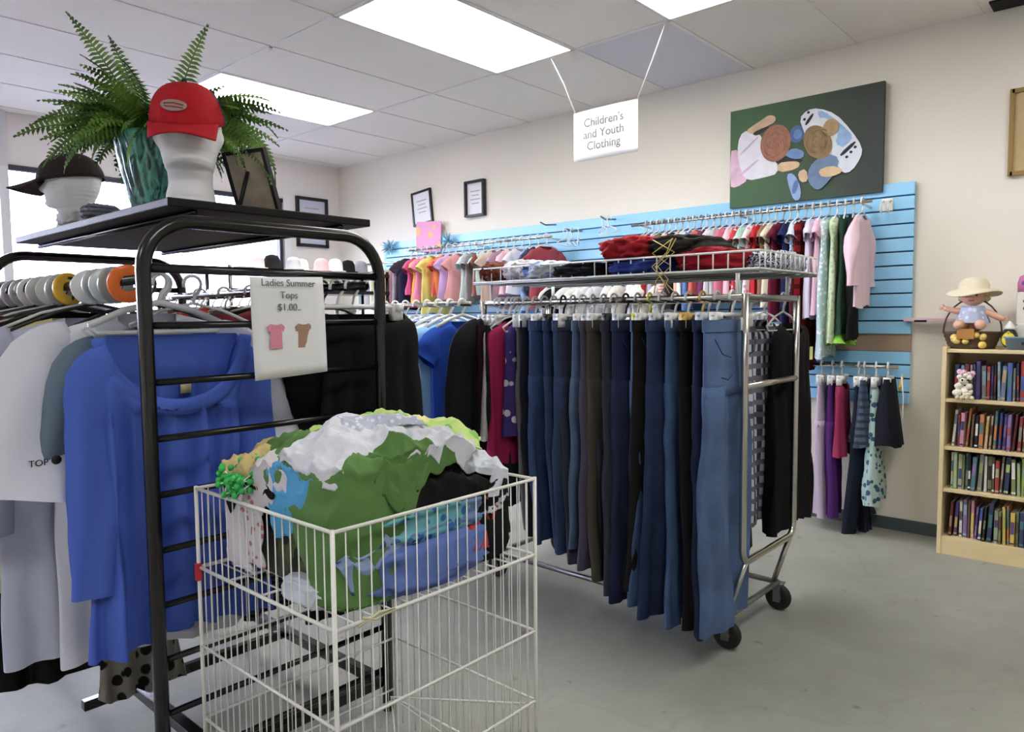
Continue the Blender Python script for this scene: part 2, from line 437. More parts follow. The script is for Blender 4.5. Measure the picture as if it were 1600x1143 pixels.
paint([(0.06, .33), (.2, .47), (.215, .455), (.075, .315)], (206, 176, 208))
paint([(0.07, .55), (.2, .70), (.21, .69), (.08, .53)], (206, 176, 208))
paint([(0.11, 0.774), (0.178, 0.823), (0.233, 0.86), (0.279, 0.894), (0.325, 0.864), (0.321, 0.808), (0.254, 0.78), (0.169, 0.721)], (204, 172, 142), name='painted_arm')
paint([(0.158, 0.741), (0.25, 0.781), (0.29, 0.777), (0.23, 0.723), (0.185, 0.705)], (40, 34, 30))
paint([(0.337, 0.4), (0.45, 0.398), (0.496, 0.372), (0.48, 0.314), (0.344, 0.301)], (214, 182, 146), name='painted_arm')
paint([(0.382, 0.478), (0.449, 0.528), (0.522, 0.475), (0.511, 0.408), (0.44, 0.417)], (112, 142, 188))
paint(ell(.47, .654, .05, .085), (70, 100, 150))
paint(ell(.475, .65, .028, .05), (100, 134, 184))
paint(ell(.325, .6, .105, .185), (156, 104, 82), .2, name='painted_hair')
strands(.325, .6, .095, .17, (138, 90, 70), 1)
strands(.325, .6, .10, .178, (170, 118, 94), 2)
paint([(0.403, 0.275), (0.448, 0.281), (0.487, 0.189), (0.505, 0.087), (0.497, 0.01), (0.459, 0.004), (0.426, 0.129)], (146, 172, 216), name='painted_slipper')
paint(ell(.465, .14, .018, .07, 16, -.15), (96, 122, 176))
paint([(0.484, 0.798), (0.535, 0.867), (0.609, 0.865), (0.718, 0.78), (0.808, 0.614), (0.883, 0.432), (0.876, 0.335), (0.821, 0.219), (0.769, 0.211), (0.743, 0.281), (0.637, 0.38), (0.563, 0.465), (0.519, 0.656)], (222, 228, 240), .05, name='painted_shirt')
paint([(0.595, 0.84), (0.641, 0.829), (0.741, 0.693), (0.812, 0.576), (0.822, 0.513), (0.744, 0.437), (0.688, 0.64), (0.633, 0.722)], (150, 182, 222))
paint([(0.60, 0.77), (0.66, 0.76), (0.72, 0.66), (0.735, 0.56), (0.70, 0.50), (0.65, 0.6)], (218, 222, 226), .05)
paint([(0.745, 0.397), (0.834, 0.502), (0.846, 0.475), (0.759, 0.367)], (18, 18, 24), 0)
paint([(0.518, 0.733), (0.569, 0.83), (0.581, 0.81), (0.537, 0.717)], (18, 18, 24), 0)
for u, v in ((.79, .36), (.815, .40), (.84, .44), (.545, .84), (.52, .78)): paint(ell(u, v, .010, .014, 8), (20, 20, 26), 0)
paint([(0.48, 0.28), (0.537, 0.307), (0.553, 0.176), (0.499, 0.175)], (206, 178, 146))
paint([(0.543, 0.256), (0.579, 0.359), (0.67, 0.42), (0.749, 0.36), (0.721, 0.226), (0.65, 0.103), (0.605, 0.078), (0.557, 0.153)], (104, 126, 158), name='painted_jeans')
paint([(0.611, 0.27), (0.693, 0.302), (0.768, 0.254), (0.751, 0.204), (0.64, 0.193)], (216, 184, 146), name='painted_hand')
paint(ell(.608, .54, .085, .17, 20, .25), (138, 110, 74), .25, name='painted_hair')
paint(ell(.69, .66, .05, .08), (170, 144, 104), .2)
strands(.608, .54, .078, .155, (116, 90, 58), 3)
strands(.608, .54, .08, .16, (156, 128, 84), 4)

def wall_frame_right(yc, zc, w, h, tilt, label, mf, mp, depth=.02):
    t = thing('picture_frame', label, 'picture frame', (4.5, yc, zc - h / 2))
    Mx = Matrix.Translation((4.505, yc, zc)) @ Matrix.Rotation(tilt, 4, 'X')
    fb = MB()
    fw = .018
    for (dy, dz, sy, sz) in ((0, h / 2, w, fw), (0, -h / 2, w, fw), (w / 2, 0, fw, h + fw), (-w / 2, 0, fw, h + fw)):
        q = MB().box((0, dy, dz), (depth, sy, sz)); fb.add([Mx @ Vector(p) for p in q.v], q.f)
    fb.build('frame', mf, t, smooth=False)
    q = MB().box((.004, 0, 0), (.008, w - .01, h - .01)); pb = MB().add([Mx @ Vector(p) for p in q.v], q.f)
    pb.build('print', mp, t, smooth=False)
    lb = MB()
    for i in range(4):
        q = MB().box((-.0012, 0, h * (.22 - .12 * i)), (.001, w * (.4 if i % 2 else .55), h * .03)); lb.add([Mx @ Vector(p) for p in q.v], q.f)
    lb.build('writing', M_ink2, t, smooth=False)
m_fb = plain('frame_black', rgb(22, 20, 24), .4)
wall_frame_right(5.12, 2.235, .245, .29, -.10, 'small tilted black framed certificate above the pink poster', m_fb, M_paper)
wall_frame_right(4.435, 2.24, .21, .285, 0, 'small upright framed certificate with pale border, right of the tilted one', m_fb, M_paper, .05)
# tan board frame at the right edge of the photograph
t = thing('picture_frame', 'wooden framed tan board cut off at the right edge of the view', 'picture frame', (4.5, .30, 1.935))
b = MB(); w, h, yc, zc = .66, .41, .295, 2.14
for (dy, dz, sy, sz) in ((0, h / 2, w, .02), (0, -h / 2, w, .02), (w / 2, 0, .02, h + .02), (-w / 2, 0, .02, h + .02)): b.box((4.505, yc + dy, zc + dz), (.03, sy, sz))
b.build('frame', plain('oak', rgb(150, 120, 66), .5), t, smooth=False)
MB().box((4.51, yc, zc), (.015, w - .01, h - .01)).build('board', plain('tan_board', rgb(196, 172, 128), .8, vary=.05, vscale=20), t, smooth=False)
# framed sheets on back wall
def wall_frame_back(xc, zc, w, h, label):
    t = thing('picture_frame', label, 'picture frame', (xc, BY - .01, zc - h / 2))
    b = MB()
    for (dx, dz, sx, sz) in ((0, h / 2, w, .03), (0, -h / 2, w, .03), (w / 2, 0, .03, h + .03), (-w / 2, 0, .03, h + .03)): b.box((xc + dx, BY - .015, zc + dz), (sx, .03, sz))
    b.build('frame', m_fb, t, smooth=False)
    MB().box((xc, BY - .008, zc), (w, .01, h)).build('print', plain('lavender_paper', rgb(206, 208, 228), .6), t, smooth=False)
    b = MB()
    for i in range(5): b.box((xc, BY - .0145, zc + h * (.3 - .1 * i)), (w * (.7 if i % 2 else .5), .001, .012))
    b.build('writing', M_ink2, t, smooth=False)
wall_frame_back(4.19, 2.19, .33, .46, 'black framed notice on the back wall beside the window')
# pink poster and teal decorations at the far end of the slatwall
t = thing('poster', 'pink and orange poster standing above the far slatwall', 'poster', (4.47, 5.0, 1.82))
MB().box((4.47, 5.0, 1.96), (.006, .33, .27), rx=.06).build('poster_sheet', fabric(240, 170, 205, 'floral', (250, 190, 130), .25), t, smooth=False)
for yy, lab in ((5.53, 'teal tinsel cluster pinned at the far left end of the slatwall'), (4.72, 'grey blue tinsel cluster right of the pink poster')):
    b = MB(); rnd = random.Random(int(yy * 10))
    for i in range(40):
        p = Vector((4.45, yy, 1.9)); d = Vector((rnd.uniform(-.4, 0), rnd.uniform(-1, 1), rnd.uniform(-1, 1))).normalized() * rnd.uniform(.05, .11)
        b.tube([p, p + d * .5, p + d], [.008, .006, .002], 4)
    tag(b.build('tinsel_cluster', plain('teal_tinsel', rgb(120, 170, 184), .3)), lab, 'decoration')

# ================================================================== HANGING SIGN
st = thing('hanging_sign', 'white paper sign reading Children\'s and Youth Clothing, hung by two cords', 'sign', (3.5, 2.41, 2.13))
b = MB()
def sgn(u, v):
    y = 2.63 - .435 * u; return (3.5 - .012 * math.sin(u * PI) * (1 - v), y, 2.412 - .28 * v)
b.grid(sgn, 12, 8).build('sign_sheet', M_paper, st, solid=.002)
# text reads left to right as seen from -x side: x axis of text -> -Y, up -> Z, normal -> -X
Mt = Matrix(((0, 0, -1, 3.480), (-1, 0, 0, 2.41), (0, 1, 0, 2.27), (0, 0, 0, 1)))
text_mesh("Children's\nand Youth\nClothing", .066, plain('sign_ink', rgb(104, 102, 104), .8), st, Mt, line=1.0)
for (ya, yb) in ((2.62, 2.80), (2.20, 2.03)):
    MB().tube([(3.5, ya, 2.41), (3.51, (ya + yb) / 2, 2.6), (3.5, yb, 2.77)], .0035, 6).build('cord', plain('cord_white', rgb(226, 222, 214), .6), st)

# ================================================================== GARMENTS
def ring(a, b, z, n=40, e=2.4, fx=None, cx=0.0, cy=0.0):
    out = []
    for i in range(n):
        th = 2 * PI * i / n; c, s = math.cos(th), math.sin(th)
        x = a * math.copysign(abs(c) ** (2 / e), c); y = b * math.copysign(abs(s) ** (2 / e), s)
        out.append([x + cx, y + cy, z])
    return out
def top_mb(sw=.21, L=.62, d=.03, sleeve='short', slen=.2, nw=.075, scoop=.05, flare=1.05, seed=0, amp=.011, kf=13.0, z0=-.085, n=40, cuff=1.0, rows=16, waist=1.0, fwd=0.0, sw_sl=.085, spread=.55, pleat=0.0):
    m = MB(); rd = random.Random(seed); ph = rd.uniform(0, 6); ph2 = rd.uniform(0, 6)
    lv = [(0, nw, .022, 1), (-.014, nw + (sw - nw) * .35, .03, 1), (-.03, nw + (sw - nw) * .7, .032, .96), (-.05, sw * .96, .032, .88), (-.075, sw * .99, .032, .7), (-.12, sw, d, .45), (-.17, sw * .98, d, .15)]
    for j in range(1, rows + 1):
        t = j / rows; w = 1 - (1 - waist) * math.sin(PI * min(1, t * 1.4)) if t < .72 else 1
        lv.append((-.17 - (L - .17) * t, sw * (.98 + (flare - .98) * t) * w, d * (1 + .35 * t), 0))
    rings = []
    for (z, a, bb, wt) in lv:
        g = min(1, max(0, (-z - .05) / .3)); r = ring(a, bb, z, n)
        for q in r:
            x, y = q[0], q[1]; u = x / sw
            front = y < 0
            if front: q[2] -= scoop * wt * max(0, 1 - (x / (nw * 1.15)) ** 2) ** .6
            f = math.sin(kf * u + ph + z * 2.2 + 1.5 * nz(u * 2, z * 2, seed)) + .5 * math.sin(kf * 1.7 * u + ph2 - z * 2) + 1.1 * nz(u * 2 + seed, z * 3, ph)
            f2 = nz(u * 3 + seed * 1.7, z * 4, 5 + (1 if front else 0))
            q[1] += amp * g * f + (.8 * amp * g * f2)
            if pleat and front and z < -scoop * .9: q[1] += pleat * abs(math.sin(u * 26)) * min(1, max(0, 1.0 - (-z - .15) / .5))
            q[0] += .4 * amp * g * nz(z * 6, seed, u)
            q[2] += z0 + (.012 * math.sin(u * 3 + ph) if g > .9 else 0) * (-z / L)
        rings.append([tuple(q) for q in r])
    m.loft(rings, False, False)
    if sleeve != 'none':
        for sgn_ in (-1, 1):
            K = 16; rr = []
            p = Vector((sgn_ * (sw - .05), 0, z0 - .062)); T = [0, .01, .025, .045, .07, .1]; T = [q / slen for q in T if q < slen * .8]; T += [T[-1] + (1 - T[-1]) * (k + 1) / (K - len(T)) for k in range(K - len(T))]
            lt = 0
            for k, t in enumerate(T):
                ds = (t - lt) * slen; lt = t; arc = min(1, t * slen / .10)
                if sleeve == 'short': base_a = spread + .05 * t
                else: base_a = max(.02, spread * (1 - 1.3 * t)) + .08 * nz(seed, t * 3, sgn_)
                ang = base_a * arc + (1 - arc) * 1.25
                dr = Vector((sgn_ * math.sin(ang), 0, -math.cos(ang)))
                p = p + dr * ds + Vector((0, -fwd * ds * arc, 0))
                per = Vector((-dr.z, 0, dr.x))
                hw = (.045 + (sw_sl - .045) * arc) * (1 - .15 * t) + .01 * nz(t * 5, seed, sgn_)
                dd = (.020 + .010 * arc) + .008 * math.sin(t * 7 + seed) * arc
                rr.append([tuple(p + per * (hw * math.cos(a)) + Vector((0, (dd + .008 * arc * math.sin(3 * a + t * 5)) * math.sin(a) + amp * .9 * t * math.sin(sgn_ * 2 + ph), 0))) for a in [2 * PI * i / 24 for i in range(24)]])
            m.loft(rr, True, False)
    return m
def pants_mb(w=.19, L=1.0, rise=.25, hem=.10, knee=.085, d=.03, seed=0, z0=-.10, n=28, amp=.012, rows=16):
    m = MB(); rd = random.Random(seed); ph = rd.uniform(0, 6)
    dyn = [rd.uniform(-.02, .02) for _ in (0, 1)]; dx = rd.uniform(-.02, .02); tw = rd.uniform(-.03, .03)
    def fold(x, z, k): 
        t = min(1, max(0, (z0 - z) / .5))
        return amp * t * (math.sin(5 * x / w + ph + (z - z0) * 3) + .9 * nz(x * 9 + k, z * 4, seed) + .45 * math.sin(14 * x / w + z * 4 + ph + 2 * nz(x * 5, z * 3, seed)))
    rings = []
    for k in range(8):
        t = k / 7; z = z0 - rise * t; r = ring(w * (1 - .02 * t), d * (.6 + .42 * t), z, n)
        for q in r: q[1] += fold(q[0], z, 0)
        rings.append([tuple(q) for q in r])
    m.loft(rings, False, True)
    for s_i, s in enumerate((-1, 1)):
        rr = []; zt = z0 - rise * .86
        for k in range(rows + 1):
            t = k / rows; z = zt - (L - rise * .86) * t
            hw = w * .50 * (1 - t / .45) + knee * (t / .45) if t < .45 else knee + (hem - knee) * ((t - .45) / .55)
            cx = s * (w * .485) * (1 - .15 * t) + dx * t
            r = ring(hw, d * (1.0 - .1 * t), z, n, 2.2, cx=cx)
            for q in r:
                b_ = min(1, t * 3)
                q[1] += dyn[s_i] * b_ * t + fold(q[0], z, s * 3 * b_) + tw * s * t * t
                q[0] += .014 * b_ * nz(z * 5, seed, s)
            rr.append([tuple(q) for q in r])
        m.loft(rr, True, False)
    return m
def skirt_mb(w=.17, L=.5, flare=1.5, d=.035, seed=0, z0=-.10, amp=.018, n=44, rows=12):
    m = MB(); rd = random.Random(seed); ph = rd.uniform(0, 6); rings = []
    for k in range(rows + 1):
        t = k / rows; r = ring(w * (1 + (flare - 1) * t), d * (.6 + t * .8), z0 - L * t, n)
        for q in r:
            u = q[0] / w; q[1] += amp * t * (math.sin(8 * u + ph) + .6 * nz(u * 3, t * 3, seed) + (.5 * math.sin(13 * u) if q[1] > 0 else 0)); q[2] += .01 * math.sin(5 * u + ph) * t
        rings.append([tuple(q) for q in r])
    m.loft(rings, False, False); return m

# prototype hangers (origin at the centre of the rail)
def hook_pts(r=.02, neck=-.055):
    pts = [(-r * 1.0 * math.cos(a), 0, r * math.sin(a)) for a in [PI * 1.05 * i / 9 - .35 for i in range(10)]]
    pts = [(-.024, 0, -.008)] + [(-.024 * math.cos(a), 0, .002 + .022 * math.sin(a)) for a in [PI * i / 8 for i in range(9)]] + [(.021, 0, -.014), (.006, 0, -.032), (0, 0, neck)]
    return pts
HN = {}
def hanger_data(kind, mat, w):
    key = (kind, mat.name, round(w, 3))
    if key in HN: return HN[key]
    b = MB(); b.tube(hook_pts(), .0048 if kind != 'wide' else .0065, 6)
    if kind in ('arms', 'wide'):
        rr = .0045 if kind == 'arms' else .009
        b.tube([(-w, 0, -.055 - w * .32), (-w * .5, 0, -.055 - w * .1), (0, 0, -.052), (w * .5, 0, -.055 - w * .1), (w, 0, -.055 - w * .32)], rr, 6)
        b.tube([(-w, 0, -.055 - w * .32), (-w * .9, 0, -.07 - w * .34), (w * .9, 0, -.07 - w * .34), (w, 0, -.055 - w * .32)], rr * .7, 6)
    else:
        b.tube([(-w, 0, -.062), (w, 0, -.062)], .007, 8)
        for s in (-1, 1):
            b.box((s * (w - .02), 0, -.080), (.036, .028, .055)); b.box((s * (w - .02), -.006, -.066), (.026, .036, .022))
    me = b.build('clothes_hanger', mat, origin=(0, 0, 0)); d = me.data; bpy.data.objects.remove(me)
    HN[key] = d; return d
def hanger(kind, mat, w, loc, rz, label, group):
    o = bpy.data.objects.new('clothes_hanger', hanger_data(kind, mat, w)); C.objects.link(o)
    o.location = loc; o.rotation_euler = (0, 0, rz)
    return tag(o, label, 'hanger', group)
def place(mb, name, mat, label, cat, group, loc, rz, solid=0.0):
    o = mb.build(name, mat, origin=(0, 0, 0), solid=solid); o.location = loc; o.rotation_euler = (0, 0, rz)
    return tag(o, label, cat, group)

ORD = ['first', 'second', 'third', 'fourth', 'fifth', 'sixth', 'seventh', 'eighth', 'ninth', 'tenth', 'eleventh', 'twelfth', 'thirteenth', 'fourteenth', 'fifteenth', 'sixteenth', 'seventeenth', 'eighteenth', 'nineteenth', 'twentieth',
       'twenty-first', 'twenty-second', 'twenty-third', 'twenty-fourth', 'twenty-fifth', 'twenty-sixth', 'twenty-seventh', 'twenty-eighth', 'twenty-ninth', 'thirtieth', 'thirty-first', 'thirty-second', 'thirty-third', 'thirty-fourth', 'thirty-fifth', 'thirty-sixth', 'thirty-seventh', 'thirty-eighth', 'thirty-ninth', 'fortieth',
       'forty-first', 'forty-second', 'forty-third', 'forty-fourth', 'forty-fifth', 'forty-sixth', 'forty-seventh', 'forty-eighth', 'forty-ninth', 'fiftieth']

# ================================================================== BLACK LADDER-END RACK (aisle front, left)
RK = thing('clothing_rack', 'tall black tubular clothing rack with ladder ends and a board on top', 'clothing rack', (1.05, 2.45, 0))
XL, XR, YF, YB = .705, 1.39, 1.78, 3.12
def u_frame(y, name='ladder_frame'):
    r = .1; pts = [(XL, y, 0.01)] + [(XL, y, z) for z in (.4, .8, 1.2)]
    zt = 1.475; R_ = .12
    pts += [(XL + R_ - R_ * math.cos(a), y, zt - R_ + R_ * math.sin(a)) for a in [PI / 2 * i / 8 for i in range(9)]]
    pts += [(XR - R_ + R_ * math.sin(a), y, zt - R_ + R_ * math.cos(a)) for a in [PI / 2 * i / 8 for i in range(9)]]
    pts += [(XR, y, z) for z in (1.2, .8, .4, 0.01)]
    f = MB().tube(pts, .0175, 12).build(name, M_black, RK)
    for i in range(10):
        z = 1.36 - .135 * i
        if i > 6 and y > 2: continue
        MB().tube([(XL, y, z), (XR, y, z)], .0085 if i else .011, 8).build('rung', M_black, RK)
u_frame(YF); u_frame(YB)
for x in (XL + .01, XR - .035):
    MB().tube([(x, YF + .02, 1.335), (x, YB, 1.335)], .0125, 10).build('hang_rail', M_black, RK)
for x in (XR - .03, XL + .14):
    MB().box((x, (YF + YB) / 2, .115), (.035, YB - YF, .03)).build('base_rail', M_black, RK, smooth=False, bevel=.004)
for y in (YF + .02, (YF + YB) / 2 - .1, YB - .02): MB().box(((XL + XR) / 2, y, .10), (XR - XL, .03, .03)).build('cross_bar', M_black, RK, smooth=False, bevel=.004)
m_board = plain('black_board', rgb(16, 16, 15), .55, spec=.25)
MB().box((1.095, 2.465, 1.527), (.61, 1.27, .022)).build('top_board', m_board, RK, smooth=False, bevel=.003)
MB().tube([(.86, 1.84, 1.508), (.86, 3.08, 1.508)], .008, 8).build('board_support', M_black, RK)
MB().tube([(1.30, 1.84, 1.508), (1.30, 3.08, 1.508)], .008, 8).build('board_support', M_black, RK)

# ladies sign clipped on the ladder
sg = thing('price_sign', 'white card sign reading Ladies Summer Tops with two drawn shirts, hung on the black ladder', 'sign', (1.065, 1.755, 1.085))
b = MB()
def sg2(u, v):
    return (.954 + .215 * u + .009 * v, 1.752 + .004 * math.sin(u * 4 + v * 2), 1.352 - .006 * (1 - u) - (.268 - .006 * u) * v)
b.grid(sg2, 8, 10).build('sign_sheet', M_paper, sg, solid=.0015)
def MT(x, y, z): return Matrix(((1, 0, 0, x), (0, 0, -1, y), (0, 1, 0, z), (0, 0, 0, 1)))
text_mesh("Ladies Summer\nTops\n$1.00..", .0262, M_ink, sg, MT(1.064, 1.7475, 1.300), line=1.22)
for cx, col in ((1.022, (222, 142, 166)), (1.105, (172, 134, 116))):
    q = MB(); P0 = lambda L_: [(cx + px, 1.7472, 1.195 + pz) for px, pz in L_]
    q.poly(P0([(-.018, -.035), (.018, -.035), (.016, .03), (.006, .027), (-.006, .027), (-.016, .03)])); q.poly(P0([(-.0165, .012), (-.0165, .03), (-.026, .022), (-.022, .008)])); q.poly(P0([(.0165, .012), (.022, .008), (.026, .022), (.0165, .03)]))
    q.build('shirt_picture', plain('ink_%d' % col[0], rgb(*col), .8), sg, smooth=False)

GR = 'garments on the near rail of the black ladder rack'
RZ = 1.335; RLX = .715
def rackhang(x, y, rz, kind='arms', mat=None, w=.2):
    hanger(kind, mat or M_dark, w, (x, y, RZ), rz, 'dark plastic hanger hooked on the left rail of the black rack' if (mat in (None, M_dark)) else 'pale plastic hanger hooked on the left rail of the black rack',
           'hangers on the left rail of the black rack')
# blue top: own thing with neckline band, tag
bt = thing('blouse', 'royal blue scoop-neck blouse with pleated front, hung nearest behind the ladder', 'blouse', (.80, 1.905, 1.335))
def tr(m, loc, rz=0.0):
    M = Matrix.Translation(loc) @ Matrix.Rotation(rz, 4, 'Z'); q = MB(); q.add([M @ Vector(p) for p in m.v], m.f); return q
m_blue = fabric(84, 112, 208)
m_bluein = fabric(58, 80, 172)
tr(top_mb(sw=.212, L=.775, d=.028, sleeve='long', slen=.58, nw=.17, scoop=.165, flare=1.16, seed=3, amp=.019, kf=17, z0=-.135, n=180, rows=34, sw_sl=.062, spread=.10, pleat=.009), (.832, 1.915, 1.335), .04).build('body', m_blue, bt)
b = MB()
def nb(u, v):
    a = PI * u; x = .172 * math.cos(a); zz = -.137 - .165 * math.sin(a) ** 1.15 - (.04 * v) * (math.sin(a) * .9 + .1)
    return (.832 + x * (1 + .18 * v), 1.915 - .030 - .004 * v + .02 * abs(math.cos(a)) ** 3, 1.335 + zz)
b.grid(nb, 30, 3).build('neckband', m_blue, bt, solid=.004)
MB().box((.856, 1.92, 1.335 - .27), (.028, .002, .04), rx=.1).build('care_tag', plain('tag_cream', rgb(222, 214, 170), .7), bt)
rackhang(.80, 1.93, .05, 'wide', M_clear, .17)
spec = [
 ('t_shirt', 'slate grey short-sleeved top directly behind the royal blue blouse', fabric(110, 128, 146), .835, 1.99, dict(sw=.215, L=.66, sleeve='short', slen=.36, seed=11, amp=.01, z0=-.115, sw_sl=.075, spread=.13)),
 ('t_shirt', 'large white tee with small black print on its sleeve, hung behind the grey top', fabric(230, 232, 246), .82, 2.055, dict(sw=.235, L=.90, sleeve='short', slen=.40, seed=12, amp=.010, z0=-.08, sw_sl=.12, spread=.16, fwd=.32)),
 ('shirt', 'pale lilac button shirt with rolled sleeves, behind the white tee', fabric(200, 204, 226), .73, 2.17, dict(sw=.245, L=.88, sleeve='long', slen=.5, seed=13, amp=.010, z0=-.09, spread=.34)),
 ('blouse', 'cream blouse with yellow shoulder, behind the lilac shirt', fabric(226, 212, 150), .725, 2.25, dict(sw=.245, L=.70, sleeve='long', slen=.42, seed=14, amp=.010, z0=-.09, spread=.36)),
 ('jacket', 'long black jacket reaching lowest on the near rail', fabric(26, 26, 24), .72, 2.33, dict(sw=.24, L=1.02, sleeve='long', slen=.62, seed=15, amp=.015, z0=-.075, spread=.3)),
 ('shirt', 'beige shirt behind the long black jacket', fabric(196, 186, 158), .72, 2.41, dict(sw=.24, L=.74, sleeve='short', slen=.26, seed=16, amp=.012, z0=-.075)),
 ('blouse', 'dark brown blouse with a thin pale collar edge', fabric(52, 38, 36), .715, 2.49, dict(sw=.24, L=.7, sleeve='long', slen=.55, seed=17, z0=-.07)),
 ('t_shirt', 'rust red top between dark garments on the near rail', fabric(176, 72, 48), .715, 2.57, dict(sw=.23, L=.65, sleeve='short', slen=.2, seed=18, z0=-.065)),
 ('cardigan', 'white cardigan beyond the rust red top', fabric(222, 220, 222), .715, 2.64, dict(sw=.235, L=.68, sleeve='long', slen=.5, seed=19, z0=-.065)),
 ('t_shirt', 'navy top beyond the white cardigan', fabric(36, 42, 78), .71, 2.72, dict(sw=.235, L=.66, sleeve='short', slen=.2, seed=20, z0=-.06)),
 ('blouse', 'purple and maroon print blouse near the far ladder', fabric(108, 34, 62, 'floral', (150, 110, 160)), .71, 2.81, dict(sw=.235, L=.66, sleeve='short', slen=.2, seed=21, z0=-.06)),
 ('t_shirt', 'pink top farthest along the near rail', fabric(220, 120, 160), .71, 2.92, dict(sw=.235, L=.66, sleeve='short', slen=.2, seed=22, z0=-.055)),
]
for i, (nm, lab, mt, x, y, kw) in enumerate(spec):
    rz = random.Random(i).uniform(-.05, .05)
    o = place(top_mb(rows=20, n=64, **kw), nm, mt, lab, nm.replace('_', ' '), GR, (x, y, RZ), rz)
    rackhang(x, y, rz, 'arms', M_dark if i % 3 else M_clear, .2)
    if i == 1:
        bpy.context.view_layer.update()
        def on_sleeve(lx, lz):
            hit, loc, _n, _i = o.ray_cast((lx, -1.0, lz), (0, 1, 0))
            return loc.y if hit else -.1
        ink = plain('black_print', rgb(20, 20, 24), .7)
        yy_ = min(on_sleeve(-.305, -.43), on_sleeve(-.27, -.43)) - .004
        text_mesh("TOP", .021, ink, o, Matrix.Translation((x - .294, y + yy_, RZ - .43)) @ MT(0, 0, 0), name='sleeve_print')
        yy_ = on_sleeve(-.257, -.427) - .004
        mk = MB().lathe((0, 0, 0), [(.011, 0), (.011, .001)], 16)
        q = MB(); q.add([Vector((x - .257, y + yy_, RZ - .427)) + Vector((p[0], -p[2], p[1])) for p in mk.v], mk.f)
        q.build('sleeve_mark', ink, o)
# lower black and white items under the blue top: patterned skirt and scarf
place(skirt_mb(.075, .40, 1.6, .03, 5, z0=-.74), 'scarf', fabric(140, 136, 128, 'dots', (30, 28, 28), .8), 'thin grey scarf with dark dots trailing below the blue blouse', 'scarf', GR, (.80, 2.15, RZ), 0)
place(top_mb(sw=.20, L=.84, sleeve='none', seed=77, z0=-.1, n=64, flare=1.15), 'shirt', fabric(206, 208, 228), 'lilac white sleeveless shirt whose hem shows below the blue blouse', 'shirt', GR, (.93, 2.02, RZ), .03)
rackhang(.93, 2.02, 0, 'arms', M_clear, .17)
# size dividers on the rail
DV = [(1.905, 'orange', (226, 110, 40)), (1.985, 'smoky grey', (150, 156, 154)), (2.03, 'frosted', (206, 210, 210)), (2.09, 'clear grey', (176, 182, 184)), (2.16, 'white', (226, 226, 226)), (2.33, 'yellow', (226, 180, 60)), (2.39, 'pale blue grey', (178, 192, 202)), (2.46, 'dusty white', (212, 212, 208)), (2.56, 'light grey', (194, 196, 196)), (2.65, 'milky', (218, 220, 216)), (2.75, 'ash grey', (178, 178, 176)), (2.85, 'dull white', (206, 204, 204)), (2.95, 'pearl grey', (198, 200, 204))]
for y, cn, col in DV:
    b = MB(); R1, R2 = .019, .047; n = 28
    prof = [(R1, -.0025), (R2 - .004, -.006), (R2, -.003), (R2, .004), (R2 - .005, .002), (R1, .0025), (R1, -.0025)]
    b.loft([[(r * math.cos(2 * PI * k / n), yy, r * math.sin(2 * PI * k / n)) for k in range(n)] for r, yy in prof], False, False)
    o = b.build('size_divider', plain('divider_%s' % cn, rgb(*col), .25), origin=(0, 0, 0)); o.location = (RLX + .003, y, RZ - .008); o.rotation_euler = (random.Random(y).uniform(-.1, .1), 0, random.Random(y + 1).uniform(-.35, .35))
    tag(o, '%s round plastic size divider on the left rail of the black rack' % cn, 'size divider', 'size dividers on the black rack')

# right rail of black rack: black trousers etc.
GR2 = 'garments on the right rail of the black ladder rack'
specR = [
 ('dress', top_mb(sw=.185, L=.72, sleeve='none', seed=31, flare=1.5, nw=.13, scoop=.03, z0=-.085, n=72, rows=20), fabric(18, 18, 20), 'long black sleeveless dress on a white hanger, nearest on the right rail', 1.43, 1.87, 'clips', M_white),
 ('trousers', pants_mb(.2, .95, seed=32, z0=-.085), fabric(24, 24, 28), 'black trousers behind the long black sleeveless dress', 1.37, 1.95, 'clips', M_white),
 ('dress', top_mb(sw=.2, L=.9, sleeve='none', seed=33, flare=1.3, n=64), fabric(70, 70, 76, 'hstripe', (28, 28, 32), 1.6), 'charcoal striped dress seen below the white price sign', 1.30, 2.03, 'arms', M_dark),
 ('skirt', skirt_mb(.2, .68, 1.2, .03, 34, z0=-.085), fabric(30, 28, 34), 'plain black skirt third from the ladder', 1.36, 2.12, 'clips', M_white),
 ('blouse', top_mb(sw=.22, L=.62, sleeve='short', seed=35, z0=-.06), fabric(122, 44, 50), 'dark red blouse with tan shoulders on the right rail', 1.36, 2.30, 'arms', M_white),
 ('coat', top_mb(sw=.23, L=.8, sleeve='long', slen=.5, seed=36, z0=-.055), fabric(58, 54, 40), 'olive brown coat on the right rail', 1.36, 2.48, 'arms', M_white),
 ('blouse', top_mb(sw=.22, L=.66, sleeve='short', seed=37, z0=-.05), fabric(196, 60, 48, 'floral', (230, 220, 200)), 'red and cream print blouse on the right rail', 1.36, 2.68, 'arms', M_white),
 ('coat', top_mb(sw=.23, L=.72, sleeve='long', slen=.5, seed=38, z0=-.05), fabric(140, 130, 122), 'taupe coat showing its shoulder through the ladder', 1.30, 2.88, 'arms', M_white),
]
for i, (nm, mb, mt, lab, x, y, hk, hm) in enumerate(specR):
    rz = random.Random(i + 50).uniform(-.06, .06)
    place(mb, nm, mt, lab, nm, GR2, (x, y, RZ), rz)
    hanger(hk, hm, .19, (1.355, y, RZ), rz, 'white hanger hooked on the right rail of the black rack' if hm is M_white else 'black hanger holding the charcoal striped dress', 'hangers on the right rail of the black rack')

